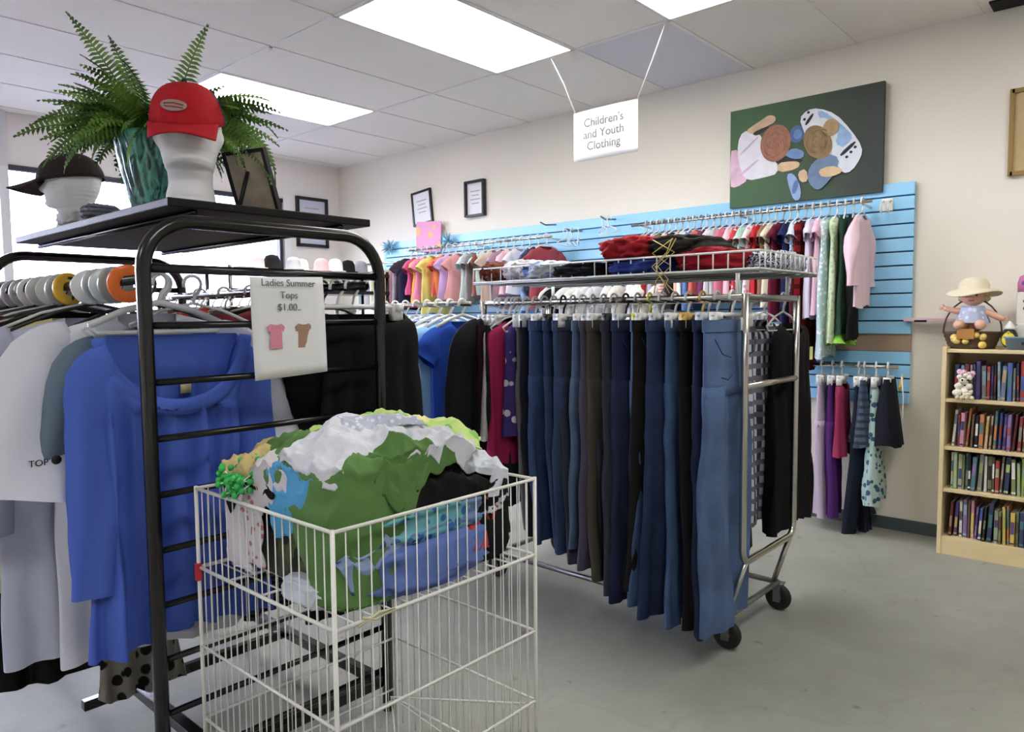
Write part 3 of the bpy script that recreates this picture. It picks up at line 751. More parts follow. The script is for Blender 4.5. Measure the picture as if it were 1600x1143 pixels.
# ================================================================== ITEMS ON THE BLACK BOARD
BZ = 1.5385
def head_mb(h=.30, w=.078, dp=.098):
    """foam display head facing -Y, base at z=0"""
    prof = [ # z, halfwidth, front(y-), back(y+), cy
        (0, .062, .062, .062, 0), (.006, .066, .068, .064, 0), (.03, .058, .056, .056, 0), (.07, .052, .046, .05, .005), (.095, .053, .058, .052, .004),
        (.105, .057, .082, .058, 0), (.118, .060, .090, .066, 0), (.135, .064, .088, .074, 0), (.15, .067, .089, .082, 0), (.165, .070, .090, .088, 0),
        (.18, .073, .089, .092, 0), (.195, .075, .085, .096, 0), (.21, .077, .089, .098, 0), (.23, .078, .091, .099, 0), (.25, .075, .085, .095, 0),
        (.27, .066, .072, .083, 0), (.285, .052, .054, .064, 0), (.295, .034, .034, .04, 0), (.300, .012, .012, .014, 0)]
    n = 48; m = MB(); rings = []
    import bisect
    Z = [p[0] for p in prof]
    def at(z):
        j = min(len(Z) - 2, max(0, bisect.bisect(Z, z) - 1)); t = (z - Z[j]) / (Z[j + 1] - Z[j]); t = t * t * (3 - 2 * t)
        return [prof[j][k] * (1 - t) + prof[j + 1][k] * t for k in range(1, 5)]
    g = lambda x, c, s: math.exp(-((x - c) / s) ** 2)
    for j in range(73):
        z = .300 * j / 72; w_, f_, b_, cy = at(z); r = []
        for i in range(n):
            th = 2 * PI * i / n; c, s = math.cos(th), math.sin(th)
            x = w_ * math.copysign(abs(c) ** .9, c); y = (f_ if s < 0 else b_) * s
            if s < -.2 and z > .1:
                ax = abs(x)
                y -= .022 * g(x, 0, .011) * (g(z, .168, .013) + .55 * g(z, .188, .014))   # nose
                y += .010 * (g(ax, .03, .014)) * g(z, .196, .012)                          # eye sockets
                y -= .006 * g(ax, .025, .02) * g(z, .212, .008)                            # brow
                y -= .006 * g(x, 0, .02) * g(z, .143, .005); y += .004 * g(x, 0, .026) * g(z, .138, .002)
                y -= .006 * g(x, 0, .018) * g(z, .133, .005); y += .005 * g(x, 0, .02) * g(z, .126, .004)
                y -= .006 * g(x, 0, .018) * g(z, .113, .008)
            if abs(s) < .35: x += math.copysign(.012, c) * g(z, .178, .022) * g(s, .05, .16)  # ears
            r.append((x, y + cy, z))
        rings.append(r)
    m.loft(rings); return m
def put(m, loc, rz, s=1.0, extra=None):
    M = Matrix.Translation(loc) @ Matrix.Rotation(rz, 4, 'Z') @ Matrix.Scale(s, 4)
    if extra: M = M @ extra
    q = MB(); q.v = [tuple(M @ Vector(p)) for p in m.v]; q.f = m.f; q.m = m.m; return q
H1 = (.94, 2.03, BZ); a1 = math.atan2(-.50, -.86) + PI / 2   # facing direction angle relative to -Y
RA1 = -.60; SH1 = 1.09
h1 = put(head_mb(), H1, RA1, SH1).build('mannequin_head', M_foam)
tag(h1, 'white foam mannequin head facing forward under the red cap', 'mannequin head')
def cap(headloc, rz, s, label, cols, tilt, brim_len=.075, dz=.0):
    t = thing('baseball_cap', label, 'cap', headloc)
    ex = Matrix.Translation((0, 0, .205 + dz)) @ Matrix.Rotation(tilt, 4, 'X')
    dome = MB(); n = 40; rings = []
    for j in range(11):
        ph = (PI / 2) * j / 10 * .985; r = []
        for i in range(n):
            th = 2 * PI * i / n
            k = 1 + .012 * math.cos(6 * th)
            r.append((.086 * math.cos(ph) ** .75 * math.cos(th) * k, (.104 if math.sin(th) > 0 else .118) * math.cos(ph) ** .75 * math.sin(th) * k + .004, .096 * math.sin(ph)))
        rings.append(r)
    dome.loft(rings, False, True)
    for fi, f in enumerate(dome.f):
        c = Vector((0, 0, 0))
        for vi in f: c += Vector(dome.v[vi])
        c /= len(f)
        dome.m[fi] = 0 if (c.y < .03 - .55 * c.x) else 1
    put(dome, headloc, rz, s, ex).build('crown', cols[:2], t, solid=.002)
    br = MB()
    def bf(u, v):
        a = (u - .5) * 2.1; R0 = .088; x = R0 * math.sin(a) * (1 - .06 * v); y = -.116 * math.cos(a) ** .8 - brim_len * v * (math.cos(a * .75) ** .8)
        return (x, y + .004, .008 - v * (.012 + .035 * (x / .09) ** 2))
    br.grid(bf, 20, 8)
    put(br, headloc, rz, s, ex).build('brim', cols[2], t, solid=.004)
    bt = MB().ball((0, 0, .097), .007, 8, 6); put(bt, headloc, rz, s, ex).build('button', cols[1], t)
    return t, ex
m_red = fabric(188, 34, 44); m_capgrey = fabric(60, 58, 58, 'dots', (96, 92, 88), 3.0)
t, ex = cap(H1, RA1, SH1 * 1.03, 'red trucker cap with dark mesh back and grey emblem, on the foam head', [m_red, m_capgrey, m_red], .34, .05, .006)
em = MB(); capy = lambda x, z: -.118 * max(.1, (1 - (z / .096) ** 2)) ** .375 * math.sqrt(max(0, 1 - (x / (.086 * (1 - (z / .096) ** 2) ** .375)) ** 2)) + .004 - .003
em.grid(lambda u, v: (-.012 + .03 * math.cos(2 * PI * u) * v, capy(-.012 + .03 * math.cos(2 * PI * u) * v, .050 + .012 * math.sin(2 * PI * u) * v), .050 + .012 * math.sin(2 * PI * u) * v), 24, 4)
put(em, H1, RA1, SH1 * 1.03, ex).build('emblem', plain('emblem_grey', rgb(150, 140, 134), .5), t)
em = MB(); em.tube([(x_, capy(x_, z_) - .001, z_) for x_, z_ in ((.01, .051), (-.01, .055), (-.033, .053), (-.03, .047), (-.01, .047), (.01, .045))], .0014, 5)
put(em, H1, RA1, SH1 * 1.03, ex).build('emblem_mark', m_red, t)
H2 = (.93, 2.93, BZ); RA2 = -math.atan2(.667, -.745) ; RA2 = -2.25
h2 = put(head_mb(), H2, RA2, .97).build('mannequin_head', M_foam)
tag(h2, 'white foam mannequin head in profile at the left, under the dark cap', 'mannequin head')
m_brown = fabric(52, 42, 42)
cap(H2, RA2, 1.0, 'dark brown cap with long brim on the left foam head', [m_brown, m_brown, m_brown], .12, .10, -.012)
stt = MB().box((0, 0, 0), (.03, .001, .035)); tt = put(stt, H2, RA2 - 1.45, 1.0, Matrix.Translation((0.0, -.088, .215)) @ Matrix.Rotation(.1, 4, 'X')); 
o = tt.build('price_sticker', plain('sticker_yellow', rgb(226, 226, 130), .7), h2, smooth=False)
# fern
PF = Vector((.93, 2.20, BZ))
pot = thing('potted_fern', 'bushy green fern in a ribbed teal pot on the black rack', 'potted plant', PF)
n = 72; prof = [(.066, 0), (.074, .01), (.082, .05), (.098, .12), (.108, .17), (.112, .20), (.118, .215), (.116, .225), (.106, .225), (.10, .20), (.0, .19)]
b = MB(); rings = []
for (r, z) in prof:
    rings.append([(PF.x + (r + (.0035 * math.sin(24 * a + 3 * math.sin(z * 30)) if r > .05 and z < .21 else 0)) * math.cos(a), PF.y + (r + (.0035 * math.sin(24 * a + 3 * math.sin(z * 30)) if r > .05 and z < .21 else 0)) * math.sin(a), PF.z + z) for a in [2 * PI * k / (n * 2) for k in range(n * 2)]])
b.loft(rings, True, True)
def pot_mat():
    m, nt, p = newmat('teal_glaze'); N, L = nt.nodes, nt.links
    tc = N.new('ShaderNodeTexCoord'); mp = N.new('ShaderNodeMapping'); mp.inputs['Scale'].default_value = (22, 22, 5); L.new(tc.outputs['Object'], mp.inputs[0])
    n = N.new('ShaderNodeTexNoise'); n.inputs['Scale'].default_value = 2; n.inputs['Detail'].default_value = 3; n.inputs['Distortion'].default_value = 1.5; L.new(mp.outputs[0], n.inputs['Vector'])
    r = N.new('ShaderNodeValToRGB'); r.color_ramp.elements[0].position = .42; r.color_ramp.elements[1].position = .58
    r.color_ramp.elements[0].color = rgb(20, 66, 60); r.color_ramp.elements[1].color = rgb(92, 168, 152); L.new(n.outputs['Fac'], r.inputs[0]); L.new(r.outputs[0], p.inputs['Base Color'])
    p.inputs['Roughness'].default_value = .2; return m
b.build('pot', pot_mat(), pot)
MB().lathe((PF.x, PF.y, PF.z + .196), [(.0, .0), (.104, .0), (.09, .012), (.0, .016)], 24, False, False).build('soil', plain('soil', rgb(46, 34, 26), .9), pot)
rnd = random.Random(4)
def leaf_mat(nm, c1, c2):
    m, nt, p = newmat(nm); N, L = nt.nodes, nt.links
    tc = N.new('ShaderNodeTexCoord'); n = N.new('ShaderNodeTexNoise'); n.inputs['Scale'].default_value = 12; L.new(tc.outputs['Object'], n.inputs['Vector'])
    r = N.new('ShaderNodeValToRGB'); r.color_ramp.elements[0].position = .35; r.color_ramp.elements[1].position = .65
    r.color_ramp.elements[0].color = c1; r.color_ramp.elements[1].color = c2; L.new(n.outputs['Fac'], r.inputs[0]); L.new(r.outputs[0], p.inputs['Base Color'])
    p.inputs['Roughness'].default_value = .5; return m
m_leaf = leaf_mat('fern_green', rgb(46, 78, 30), rgb(116, 156, 66))
def frond(b, az, el, Ln, droop, w, flat=False):
    p = PF + Vector((math.cos(az) * .03, math.sin(az) * .03, .21)); n = max(14, int(Ln / .0125)); pts = []; e = el
    d0 = Vector((math.cos(az), math.sin(az), 0))
    for i in range(n + 1):
        pts.append(p.copy()); d = d0 * math.cos(e) + Vector((0, 0, math.sin(e))); p = p + d * (Ln / n); e -= droop / n
    b.tube(pts[::3], .002, 4)
    roll = rnd.uniform(-1.1, 1.1); side0 = Vector((-math.sin(az) * math.cos(roll), math.cos(az) * math.cos(roll), math.sin(roll)))
    for i in range(3, n + 1):
        t = i / n; ll = w * (math.sin(PI * min(1, t * 1.02) ** .55) ** .7) * (1 - .15 * t) + .004
        dr = (pts[i] - pts[i - 1]).normalized()
        if flat: side0 = dr.cross(Vector((-.41, -.91, 0))).normalized()
        for s in (-1, 1):
            for sub in (0,):
                q = pts[i - 1].lerp(pts[i], sub)
                tip = q + (side0 * s * .93 + dr * .3 + Vector((0, 0, -.18))).normalized() * ll * rnd.uniform(.85, 1.1)
                wd = dr * .0048; mid = q.lerp(tip, .5) + Vector((0, 0, .003))
                b.add([q - wd * .8, mid - wd, tip, mid + wd, q + wd * .8], [(0, 1, 2, 3, 4)])
# fronds: azimuth in world; image-right is (.667,-.745), image-left is (-.667,.745), toward camera (-.4,-.9)
RT = math.atan2(-.745, .667); LT = math.atan2(.745, -.667)
b = MB()
fl = []
for i in range(150):
    az = rnd.uniform(0, 2 * PI); el = rnd.uniform(.35, 1.35); Ln = rnd.uniform(.18, .30); dp = rnd.uniform(.9, 2.2)
    if abs(az - 1.5 * PI) < .5: continue
    fl.append((az, el, Ln, dp, rnd.uniform(.034, .046)))
fl += [(LT + rnd.uniform(-.5, .5), rnd.uniform(.5, 1.3), rnd.uniform(.28, .36), rnd.uniform(.7, 1.6), .046) for _ in range(8)] + [(RT + rnd.uniform(-.5, .5), rnd.uniform(.5, 1.3), rnd.uniform(.28, .38), rnd.uniform(1.2, 2.4), .046) for _ in range(10)] + [(LT + .1, 1.22, .42, .35, .046, True), (LT - .2, 1.35, .34, .3, .046, True), (RT + .15, 1.40, .37, .35, .046, True), (LT, .75, .36, 1.2, .045, True), (LT + .3, .5, .36, 1.1, .045), (LT - .2, .35, .34, .9, .045), (LT + .1, .9, .36, 1.6, .045), (LT - .1, .6, .38, 1.6, .045, True),
       (RT, .75, .40, 2.2, .045, True), (RT + .2, .9, .42, 2.6, .045), (RT - .1, .55, .40, 2.0, .045, True), (RT - .2, .95, .36, 1.6, .045), (RT + .1, .65, .43, 2.4, .045), (RT, 1.1, .35, 1.5, .045)]
for f in fl: frond(b, *f)
b.build('foliage', m_leaf, pot, smooth=False)
# leaning frame with easel back
t = thing('picture_frame', 'photo frame seen from behind leaning on its easel on the black board', 'picture frame', (1.15, 2.02, BZ))
Mx = Matrix.Translation((1.145, 2.02, BZ)) @ Matrix.Rotation(-1.25, 4, 'Z') @ Matrix.Rotation(.34, 4, 'X') @ Matrix.Scale(.9, 4)
def bx(c, d): q = MB().box(c, d); return MB().add([Mx @ Vector(p) for p in q.v], q.f)
bx((0, 0, .105), (.15, .008, .21)).build('backing', plain('kraft_back', rgb(186, 170, 150), .8, vary=.15, vscale=25), t, smooth=False)
q = bx((0, 0, .212), (.17, .016, .012)); q2 = bx((.08, 0, .105), (.012, .016, .22)); q3 = bx((-.08, 0, .105), (.012, .016, .22))
q.add(q2.v, q2.f); q.add(q3.v, q3.f); q.build('frame', m_fb, t, smooth=False)
MB().tube([Mx @ Vector((0, -.006, .15)), Mx @ Vector((-.02, -.075, .035))], .006, 6).build('easel_leg', m_fb, t)

# crumpled cloth lump helper
def lump(name, c, size, mat, label, cat, seed=0, amp=.22, fr=3.0, group=None, rz=0.0, nu=56, nv=30, layers=0, e=.75):
    b = MB(); rings = []
    M = Matrix.Rotation(rz, 3, 'Z')
    for j in range(nv + 1):
        ph = -PI / 2 + PI * (j + .05) / (nv + .1); r = []
        for i in range(nu):
            th = 2 * PI * i / nu; c_, s_ = math.cos(th), math.sin(th); cp, sp = math.cos(ph), math.sin(ph)
            sg_ = lambda v: math.copysign(abs(v) ** e, v)
            d = Vector((sg_(c_) * sg_(cp), sg_(s_) * sg_(cp), sg_(sp)))
            q = Vector((c_ * cp, s_ * cp, sp)) * fr + Vector((seed * 7.3, seed * 1.9, 0))
            k = 1 + amp * (1 - 2 * abs(noise.noise(q))) * .6 + amp * .5 * noise.noise(q * 2.3) + amp * .35 * (1 - 2 * abs(noise.noise(q * 2.1 + Vector((9, 0, 0)))))
            if layers: k *= 1 + .05 * abs(math.sin(sp * layers))
            p = Vector((d.x * size[0] / 2 * k, d.y * size[1] / 2 * k, max(-1.0, d.z * k) * size[2] / 2 + size[2] / 2))
            p = M @ p; r.append((p.x + c[0], p.y + c[1], max(0, p.z) + c[2]))
        rings.append(r)
    b.loft(rings)
    return tag(b.build(name, mat), label, cat, group)
lump('knit_hat', (.855, 2.45, BZ), (.10, .08, .05), fabric(96, 100, 112, 'hstripe', (130, 134, 144), 2), 'ribbed grey knit hat lying between the profile head and fern', 'hat', 3)
lump('cloth_bundle', (.87, 2.66, BZ), (.12, .12, .06), fabric(216, 216, 222), 'crumpled white cloth beside the ribbed knit hat', 'cloth', 5)

# ================================================================== CHROME ROLLING RACK WITH WIRE SHELF
CR = thing('rolling_rack', 'chrome rolling rack with wire basket shelf, loaded with jeans', 'clothing rack', (2.73, 1.75, 0))
X1, X2, Y1, Y2 = 2.487, 2.967, 1.115, 2.40
for y in (Y1, Y2):
    r = .05; z0 = .335
    pts = [(X1, y, 1.31)] + [(X1, y, z) for z in (1.0, .6, z0 + r)] + [(X1 + r - r * math.cos(a), y, z0 + r - r * math.sin(a)) for a in (.4, .8, 1.2, PI / 2)]
    pts += [(X2 - r + r * math.sin(a), y, z0 + r - r * math.cos(a)) for a in (0, .4, .8, 1.2)] + [(X2, y, z) for z in (z0 + r, .6, 1.0, 1.31)]
    MB().tube(pts, .0135, 12).build('end_frame', M_chrome, CR)
    MB().tube([(X1, y, .98), (X2, y, .98)], .0125, 10).build('rung', M_chrome, CR)
    MB().tube([(X1, y, 1.30), (X2, y, 1.30)], .011, 10).build('rung', M_greymetal, CR)
    for x in (X1 + .03, X2 - .03):
        s = 1 if y < 2 else -1
        MB().tube([(x, y, .335), (x - .0, y + s * .07, .115)], .011, 8).build('brace', M_chrome, CR)
for x in (X1, X2):
    MB().tube([(x, Y1, 1.30), (x, Y2, 1.30)], .012, 10).build('hang_rail', M_chrome, CR)
    MB().tube([(x, Y1 + .06, .12), (x, Y2 - .06, .12)], .012, 8).build('base_rail', M_greymetal, CR)
for y in (Y1 + .06, Y2 - .06): MB().tube([(X1, y, .12), (X2, y, .12)], .012, 8).build('base_rail', M_greymetal, CR)
for x in (X1 + .01, X2 + .01):
    for y in (Y1 + .06, Y2 - .06):
        w = MB(); n = 24
        prof = [(.012, -.013), (.044, -.015), (.052, -.011), (.054, 0), (.052, .011), (.044, .015), (.012, .013)]
        w.loft([[(x + yy, y + r * math.cos(2 * PI * k / n), .054 + r * math.sin(2 * PI * k / n)) for k in range(n)] for r, yy in prof])
        cst = w.build('caster', M_rubber, CR)
        fk = MB(); fk.box((x - .022, y, .075), (.004, .03, .075)); fk.box((x + .022, y, .075), (.004, .03, .075)); fk.box((x, y, .112), (.05, .04, .006))
        fk.build('caster_fork', M_greymetal, cst, smooth=False)
        MB().loft([[(x + yy, y + .016 * math.cos(2 * PI * k / 12), .054 + .016 * math.sin(2 * PI * k / 12)) for k in range(12)] for yy in (-.02, .02)]).build('hub', M_greymetal, cst)
# wire shelf
SX0, SX1, SY0, SY1, SZ = 2.44, 2.985, 1.045, 2.42, 1.395
ws = MB()
for z in (SZ, SZ + .062):
    ws.tube([(SX0, SY0, z), (SX1, SY0, z), (SX1, SY1, z), (SX0, SY1, z)], .0045 if z == SZ else .004, 6, closed=True)
k = 0
y = SY0
while y <= SY1 + .001:
    for x in (SX0, SX1): ws.tube([(x, y, SZ), (x, y, SZ + .062)], .0028, 5)
    y += (SY1 - SY0) / 24
for i in range(1, 12):
    x = SX0 + (SX1 - SX0) * i / 12
    for y in (SY0, SY1): ws.tube([(x, y, SZ), (x, y, SZ + .062)], .0028, 5)
ws.build('basket_rim', M_whitewire, CR)
ws = MB()
for i in range(46):
    y = SY0 + (SY1 - SY0) * i / 45; ws.tube([(SX0, y, SZ - .003), (SX1, y, SZ - .003)], .0026, 5)
for i in range(5):
    x = SX0 + (SX1 - SX0) * i / 4; ws.tube([(x, SY0, SZ - .008), (x, SY1, SZ - .008)], .0045, 6)
ws.build('wire_shelf', M_greymetal, CR)
for x in (X1 + .01, X2 - .01):
    for y in (1.15, 2.36): MB().tube([(x, y, 1.30), (x, y, 1.39)], .008, 8).build('shelf_post', M_whitewire, CR)

JR = 'jeans and trousers on the left rail of the chrome rack'
def D(r, g, b): return fabric(r, g, b, 'denim')
J = [ # colour words, material, L, hem, w
 ('light blue faded', D(84, 106, 144), 1.03, .115, .19), ('inky navy', D(38, 46, 74), 1.07, .11, .19), ('black', fabric(24, 24, 28), 1.05, .10, .185), ('soft mid blue bootcut', D(72, 96, 136), 1.06, .125, .185),
 ('dark indigo', D(46, 58, 90), 1.05, .11, .19), ('plain black cotton', fabric(30, 30, 30), .96, .10, .18), ('washed blue', D(76, 100, 138), 1.02, .12, .19), ('deep navy', D(40, 48, 76), 1.03, .11, .185),
 ('dark slate', fabric(56, 58, 72), 1.0, .11, .185), ('khaki grey', fabric(84, 80, 74), .97, .11, .18), ('violet grey', fabric(84, 78, 100), .93, .1, .18), ('steel blue', D(84, 104, 134), .86, .1, .17),
 ('charcoal denim', D(58, 62, 76), .93, .10, .18), ('stone washed indigo', D(60, 74, 108), .9, .1, .18), ('mid indigo', D(54, 70, 106), .9, .1, .18), ('bright denim', D(62, 82, 124), .88, .1, .18),
 ('blackish navy', fabric(34, 34, 50), .86, .09, .17), ('grey', fabric(118, 116, 124), .84, .09, .17)]
y = 1.165
hy = []
for i, (cn, mt, Ln, hem, w) in enumerate(J):
    rz = random.Random(i + 9).uniform(-.16, .16) + .04
    xo = X1 + random.Random(i + 3).uniform(-.02, .02) + (.0 if i else -.03)
    root = thing('jeans' if 'cotton' not in cn and 'slate' not in cn and 'grey' not in cn and cn != 'black' else 'trousers', '%s %s hanging %s from the near end of the chrome rack' % (cn, 'jeans' if 'cotton' not in cn and 'slate' not in cn and 'grey' not in cn and cn != 'black' else 'trousers', ORD[i]), 'jeans' if 'cotton' not in cn and 'slate' not in cn and 'grey' not in cn and cn != 'black' else 'trousers', (xo, y, 1.30), JR)
    body = pants_mb(w * .96, Ln + .06, .26, hem, .092, .027, i + 40, z0=-.075, amp=.013, n=36, rows=22)
    tr(body, (xo, y, 1.29)).build('legs', mt, root)
    wb_ = MB(); wb_.loft([[tuple(q) for q in ring(w * .97, .019, zz, 36)] for zz in (-.070, -.072, -.11, -.112)], False, False)
    tr(wb_, (xo, y, 1.29)).build('waistband', mt, root, solid=.003)
    if i in (0, 3, 6, 7, 11, 14, 15):
        for s in (-1, 1):
            pk = MB().tube([(s * w * .92, -.036, -.13), (s * w * .72, -.046, -.18), (s * w * .35, -.048, -.195)], .002, 5)
            tr(pk, (xo, y, 1.285)).build('pocket_seam', D(40, 54, 84), root)
        tr(MB().tube([(-w * .75, -.047, -.26), (-w * .5, -.049, -.27), (-w * .3, -.048, -.255)], .002, 5), (xo, y, 1.285)).build('crease_seam', D(40, 54, 84), root)
    root.rotation_euler = (0, 0, rz)
    hm = [M_white, M_clear, M_dark, M_white, M_clear, M_whitewire][i % 6]
    if i == 2: hm = plain('wood_hanger', rgb(206, 170, 90), .4)
    if i == 6: hm = plain('yellow_hanger', rgb(214, 214, 96), .4)
    hanger('clips', hm, .16, (X1, y, 1.30), rz, {2: 'yellowish wooden clip hanger near the front of the jeans rail', 6: 'lime yellow clip hanger amid the jeans'}.get(i, 'plastic clip hanger hooked on the chrome rack above the jeans'), 'clip hangers on the chrome rack')
    if i == 0: MB().box((xo + .03, y - .045, 1.205), (.028, .002, .045)).build('price_tag', M_paper, root)
    y += .058 if i < 3 else (.055 if i < 9 else .052)
y_end = y
# clothes further along that rail
FR = 'assorted clothes at the far end of the left chrome rail'
T2 = [('dress', 'patterned violet and white sleeveless dress behind the grey trousers', top_mb(sw=.15, L=.5, sleeve='none', seed=61), fabric(76, 60, 132, 'floral', (220, 214, 230), .8)),
      ('t_shirt', 'magenta pink sleeveless top beside the violet dress', top_mb(sw=.19, L=.62, sleeve='none', seed=62), fabric(176, 44, 96)),
      ('shirt', 'white narrow shirt edge behind the magenta top', top_mb(sw=.19, L=.52, sleeve='none', seed=63), fabric(224, 218, 216)),
      ('jacket', 'black jacket hung high on a dark square hanger', top_mb(sw=.2, L=.74, sleeve='long', slen=.5, seed=64, z0=-.05), fabric(22, 24, 30))]
for i, (nm, lab, mb, mt) in enumerate(T2):
    rz = random.Random(i).uniform(-.1, .1); place(mb, nm, mt, lab, nm.replace('_', ' '), FR, (X1, y, 1.30), rz)
    hanger('arms', M_white, .17, (X1, y, 1.30), rz, 'white hanger holding clothes past the jeans on the chrome rack', 'shirt hangers on the chrome rack'); y += .05

# right rail: black dress, plaid shirt, tags
GR3 = 'garments on the right rail of the chrome rack'
R3 = [('dress', 'long black dress with a yellow price tag on the right side of the chrome rack', top_mb(sw=.19, L=.84, sleeve='none', seed=71, flare=1.25, nw=.1, z0=-.10, n=64), fabric(14, 14, 16), 3.06, 1.17, 'arms'),
      ('shirt', 'grey and white plaid shirt hung beside the black dress', top_mb(sw=.2, L=.82, sleeve='long', slen=.5, seed=72, n=64), fabric(62, 60, 78, 'plaid', (200, 198, 214), 1.6), 2.91, 1.25, 'arms'),
      ('jeans', 'faded jeans with light scratches behind the end frame post', pants_mb(.17, 1.1, hem=.1, seed=73), D(92, 114, 146), 2.78, 1.31, 'clips'),
      ('trousers', 'black trousers behind the plaid shirt', pants_mb(.18, 1.0, seed=74), fabric(28, 26, 36), 2.97, 1.40, 'clips'),
      ('blouse', 'pink and cream floral blouse behind the black trousers', top_mb(sw=.2, L=.6, seed=75), fabric(220, 180, 180, 'floral', (250, 240, 230)), 2.97, 1.50, 'arms')]
for i, (nm, lab, mb, mt, x, yy, hk) in enumerate(R3):
    rz = (.02, -.06, .1, 0, .05)[i]
    o = place(mb, nm, mt, lab, nm, GR3, (x, yy, 1.30), rz)
    hanger(hk, [M_clear, M_white, M_white, M_dark, M_white][i], .17, (X2, yy, 1.30), rz, 'hanger hooked on the right rail of the chrome rack', 'hangers on the right rail of the chrome rack')
    if i == 0: MB().box((3.18, 1.128, 1.07), (.035, .002, .055)).build('price_tag', plain('tag_yellow', rgb(226, 230, 150), .7), o, smooth=False)
    if i == 2: MB().box((2.76, 1.275, 1.17), (.04, .002, .07)).build('price_tag', M_paper, o, smooth=False)

# folded stock on the wire shelf
SHZ = SZ + .002
sh = [('folded_scarf', (2.80, 1.13, SHZ), (.32, .13, .075), fabric(36, 42, 92, 'stripe', (220, 222, 232), 2.2), 'navy and white striped cloth folded at the near end of the wire shelf', 'cloth', 0),
      ('padded_jacket', (2.66, 1.30, SHZ), (.36, .20, .085), fabric(150, 26, 40), 'dark red padded jacket folded on the wire shelf', 'jacket', 5),
      ('folded_jacket', (2.66, 1.42, SHZ + .075), (.34, .22, .07), fabric(62, 64, 62), 'charcoal jacket folded on top of the red clothes', 'jacket', 0),
      ('folded_sweater', (2.62, 1.62, SHZ + .055), (.34, .20, .095), fabric(168, 38, 48), 'bright red sweater bundled behind the charcoal jacket', 'sweater', 4),
      ('folded_jeans', (2.60, 1.56, SHZ), (.30, .24, .055), fabric(40, 60, 130), 'royal blue cloth under the red sweater', 'cloth', 3),
      ('folded_trousers', (2.60, 1.84, SHZ), (.32, .24, .06), fabric(26, 28, 34), 'black trousers folded flat in the middle of the wire shelf', 'trousers', 3),
      ('folded_shirt', (2.60, 2.06, SHZ), (.30, .18, .075), fabric(206, 214, 232, 'floral', (120, 150, 210), .5), 'blue and white shirt bundled on the wire shelf', 'shirt', 2),
      ('crumpled_blouse', (2.58, 2.20, SHZ), (.24, .13, .09), fabric(232, 226, 236), 'white top crumpled at the far end of the shelf', 'top', 0),
      ('folded_jumper', (2.56, 2.34, SHZ), (.22, .12, .085), fabric(120, 66, 50), 'rust brown jumper in the far corner of the wire shelf', 'jumper', 0)]
for i, (nm, c, s, mt, lab, cat, ly) in enumerate(sh): lump(nm, c, s, mt, lab, cat, seed=i + 2, layers=ly, amp=.28, fr=2.4, group='clothes folded on the wire shelf')
tg = thing('tag_string', 'yellow plastic cord tangled over the rim of the wire shelf', 'cord', (2.44, 1.41, 1.40))
b = MB(); rnd = random.Random(2)
for k in range(4):
    b.tube([(2.435 - rnd.uniform(0, .01), 1.41 + rnd.uniform(-.05, .05), 1.52 - j * .05) for j in range(5)], .002, 5)
b.build('strands', plain('yellow_cord', rgb(200, 180, 100), .5), tg)

# ================================================================== SECOND CHROME RACK BEHIND
C2 = thing('clothing_rack', 'plain chrome rack standing behind the jeans rack', 'clothing rack', (2.50, 3.05, 0))
for y_ in (3.02, 3.6):
    MB().tube([(2.50, y_, .02), (2.50, y_, 1.30), (2.50, y_, 1.30)], .0125, 10).build('upright', M_chrome, C2)
    MB().tube([(2.25, y_, .03), (2.75, y_, .03)], .0125, 10).build('foot', M_chrome, C2)
MB().tube([(2.50, 2.50, 1.30), (2.50, 3.62, 1.30)], .0125, 10).build('hang_rail', M_chrome, C2)
G4 = 'tops hung on the plain chrome rack'
T3 = [('t_shirt', 'bright royal blue tee with white collar trim near the rack end', fabric(44, 84, 190), dict(sw=.2, L=.66, sleeve='short', slen=.16)),
      ('t_shirt', 'pale sky blue tee behind the royal blue one', fabric(150, 200, 232), dict(sw=.21, L=.5, sleeve='short', slen=.14)),
      ('t_shirt', 'white tee third in the plain chrome rack', fabric(232, 232, 236), dict(sw=.22, L=.48, sleeve='short', slen=.18)),
      ('shirt', 'black shirt behind the white tee', fabric(24, 26, 28), dict(sw=.22, L=.62, sleeve='short', slen=.2)),
      ('t_shirt', 'cream tee with dark trim', fabric(226, 220, 200), dict(sw=.22, L=.45, sleeve='short', slen=.2)),
      ('t_shirt', 'pink tee with a black collar', fabric(214, 90, 134), dict(sw=.22, L=.5, sleeve='short', slen=.18)),
      ('dress', 'dark red dress hanging low beside the black skirt', fabric(150, 30, 46), dict(sw=.2, L=.95, sleeve='none')),
      ('shirt', 'black shirt at the far end of the plain rack', fabric(22, 22, 26), dict(sw=.22, L=.7, sleeve='short', slen=.18)),
      ('blouse', 'white and rose print blouse on the plain rack', fabric(236, 220, 226, 'floral', (200, 90, 110)), dict(sw=.22, L=.5, sleeve='short', slen=.18))]
y = 2.56
for i, (nm, lab, mt, kw) in enumerate(T3):
    rz = random.Random(i + 5).uniform(-.08, .08); place(top_mb(seed=80 + i, **kw), nm, mt, lab, nm.replace('_', ' '), G4, (2.50, y, 1.30), rz)
    hanger('wide' if i < 3 else 'arms', M_white, .18, (2.50, y, 1.30), rz, 'white plastic hanger on the plain chrome rack', 'hangers on the plain chrome rack'); y += .085
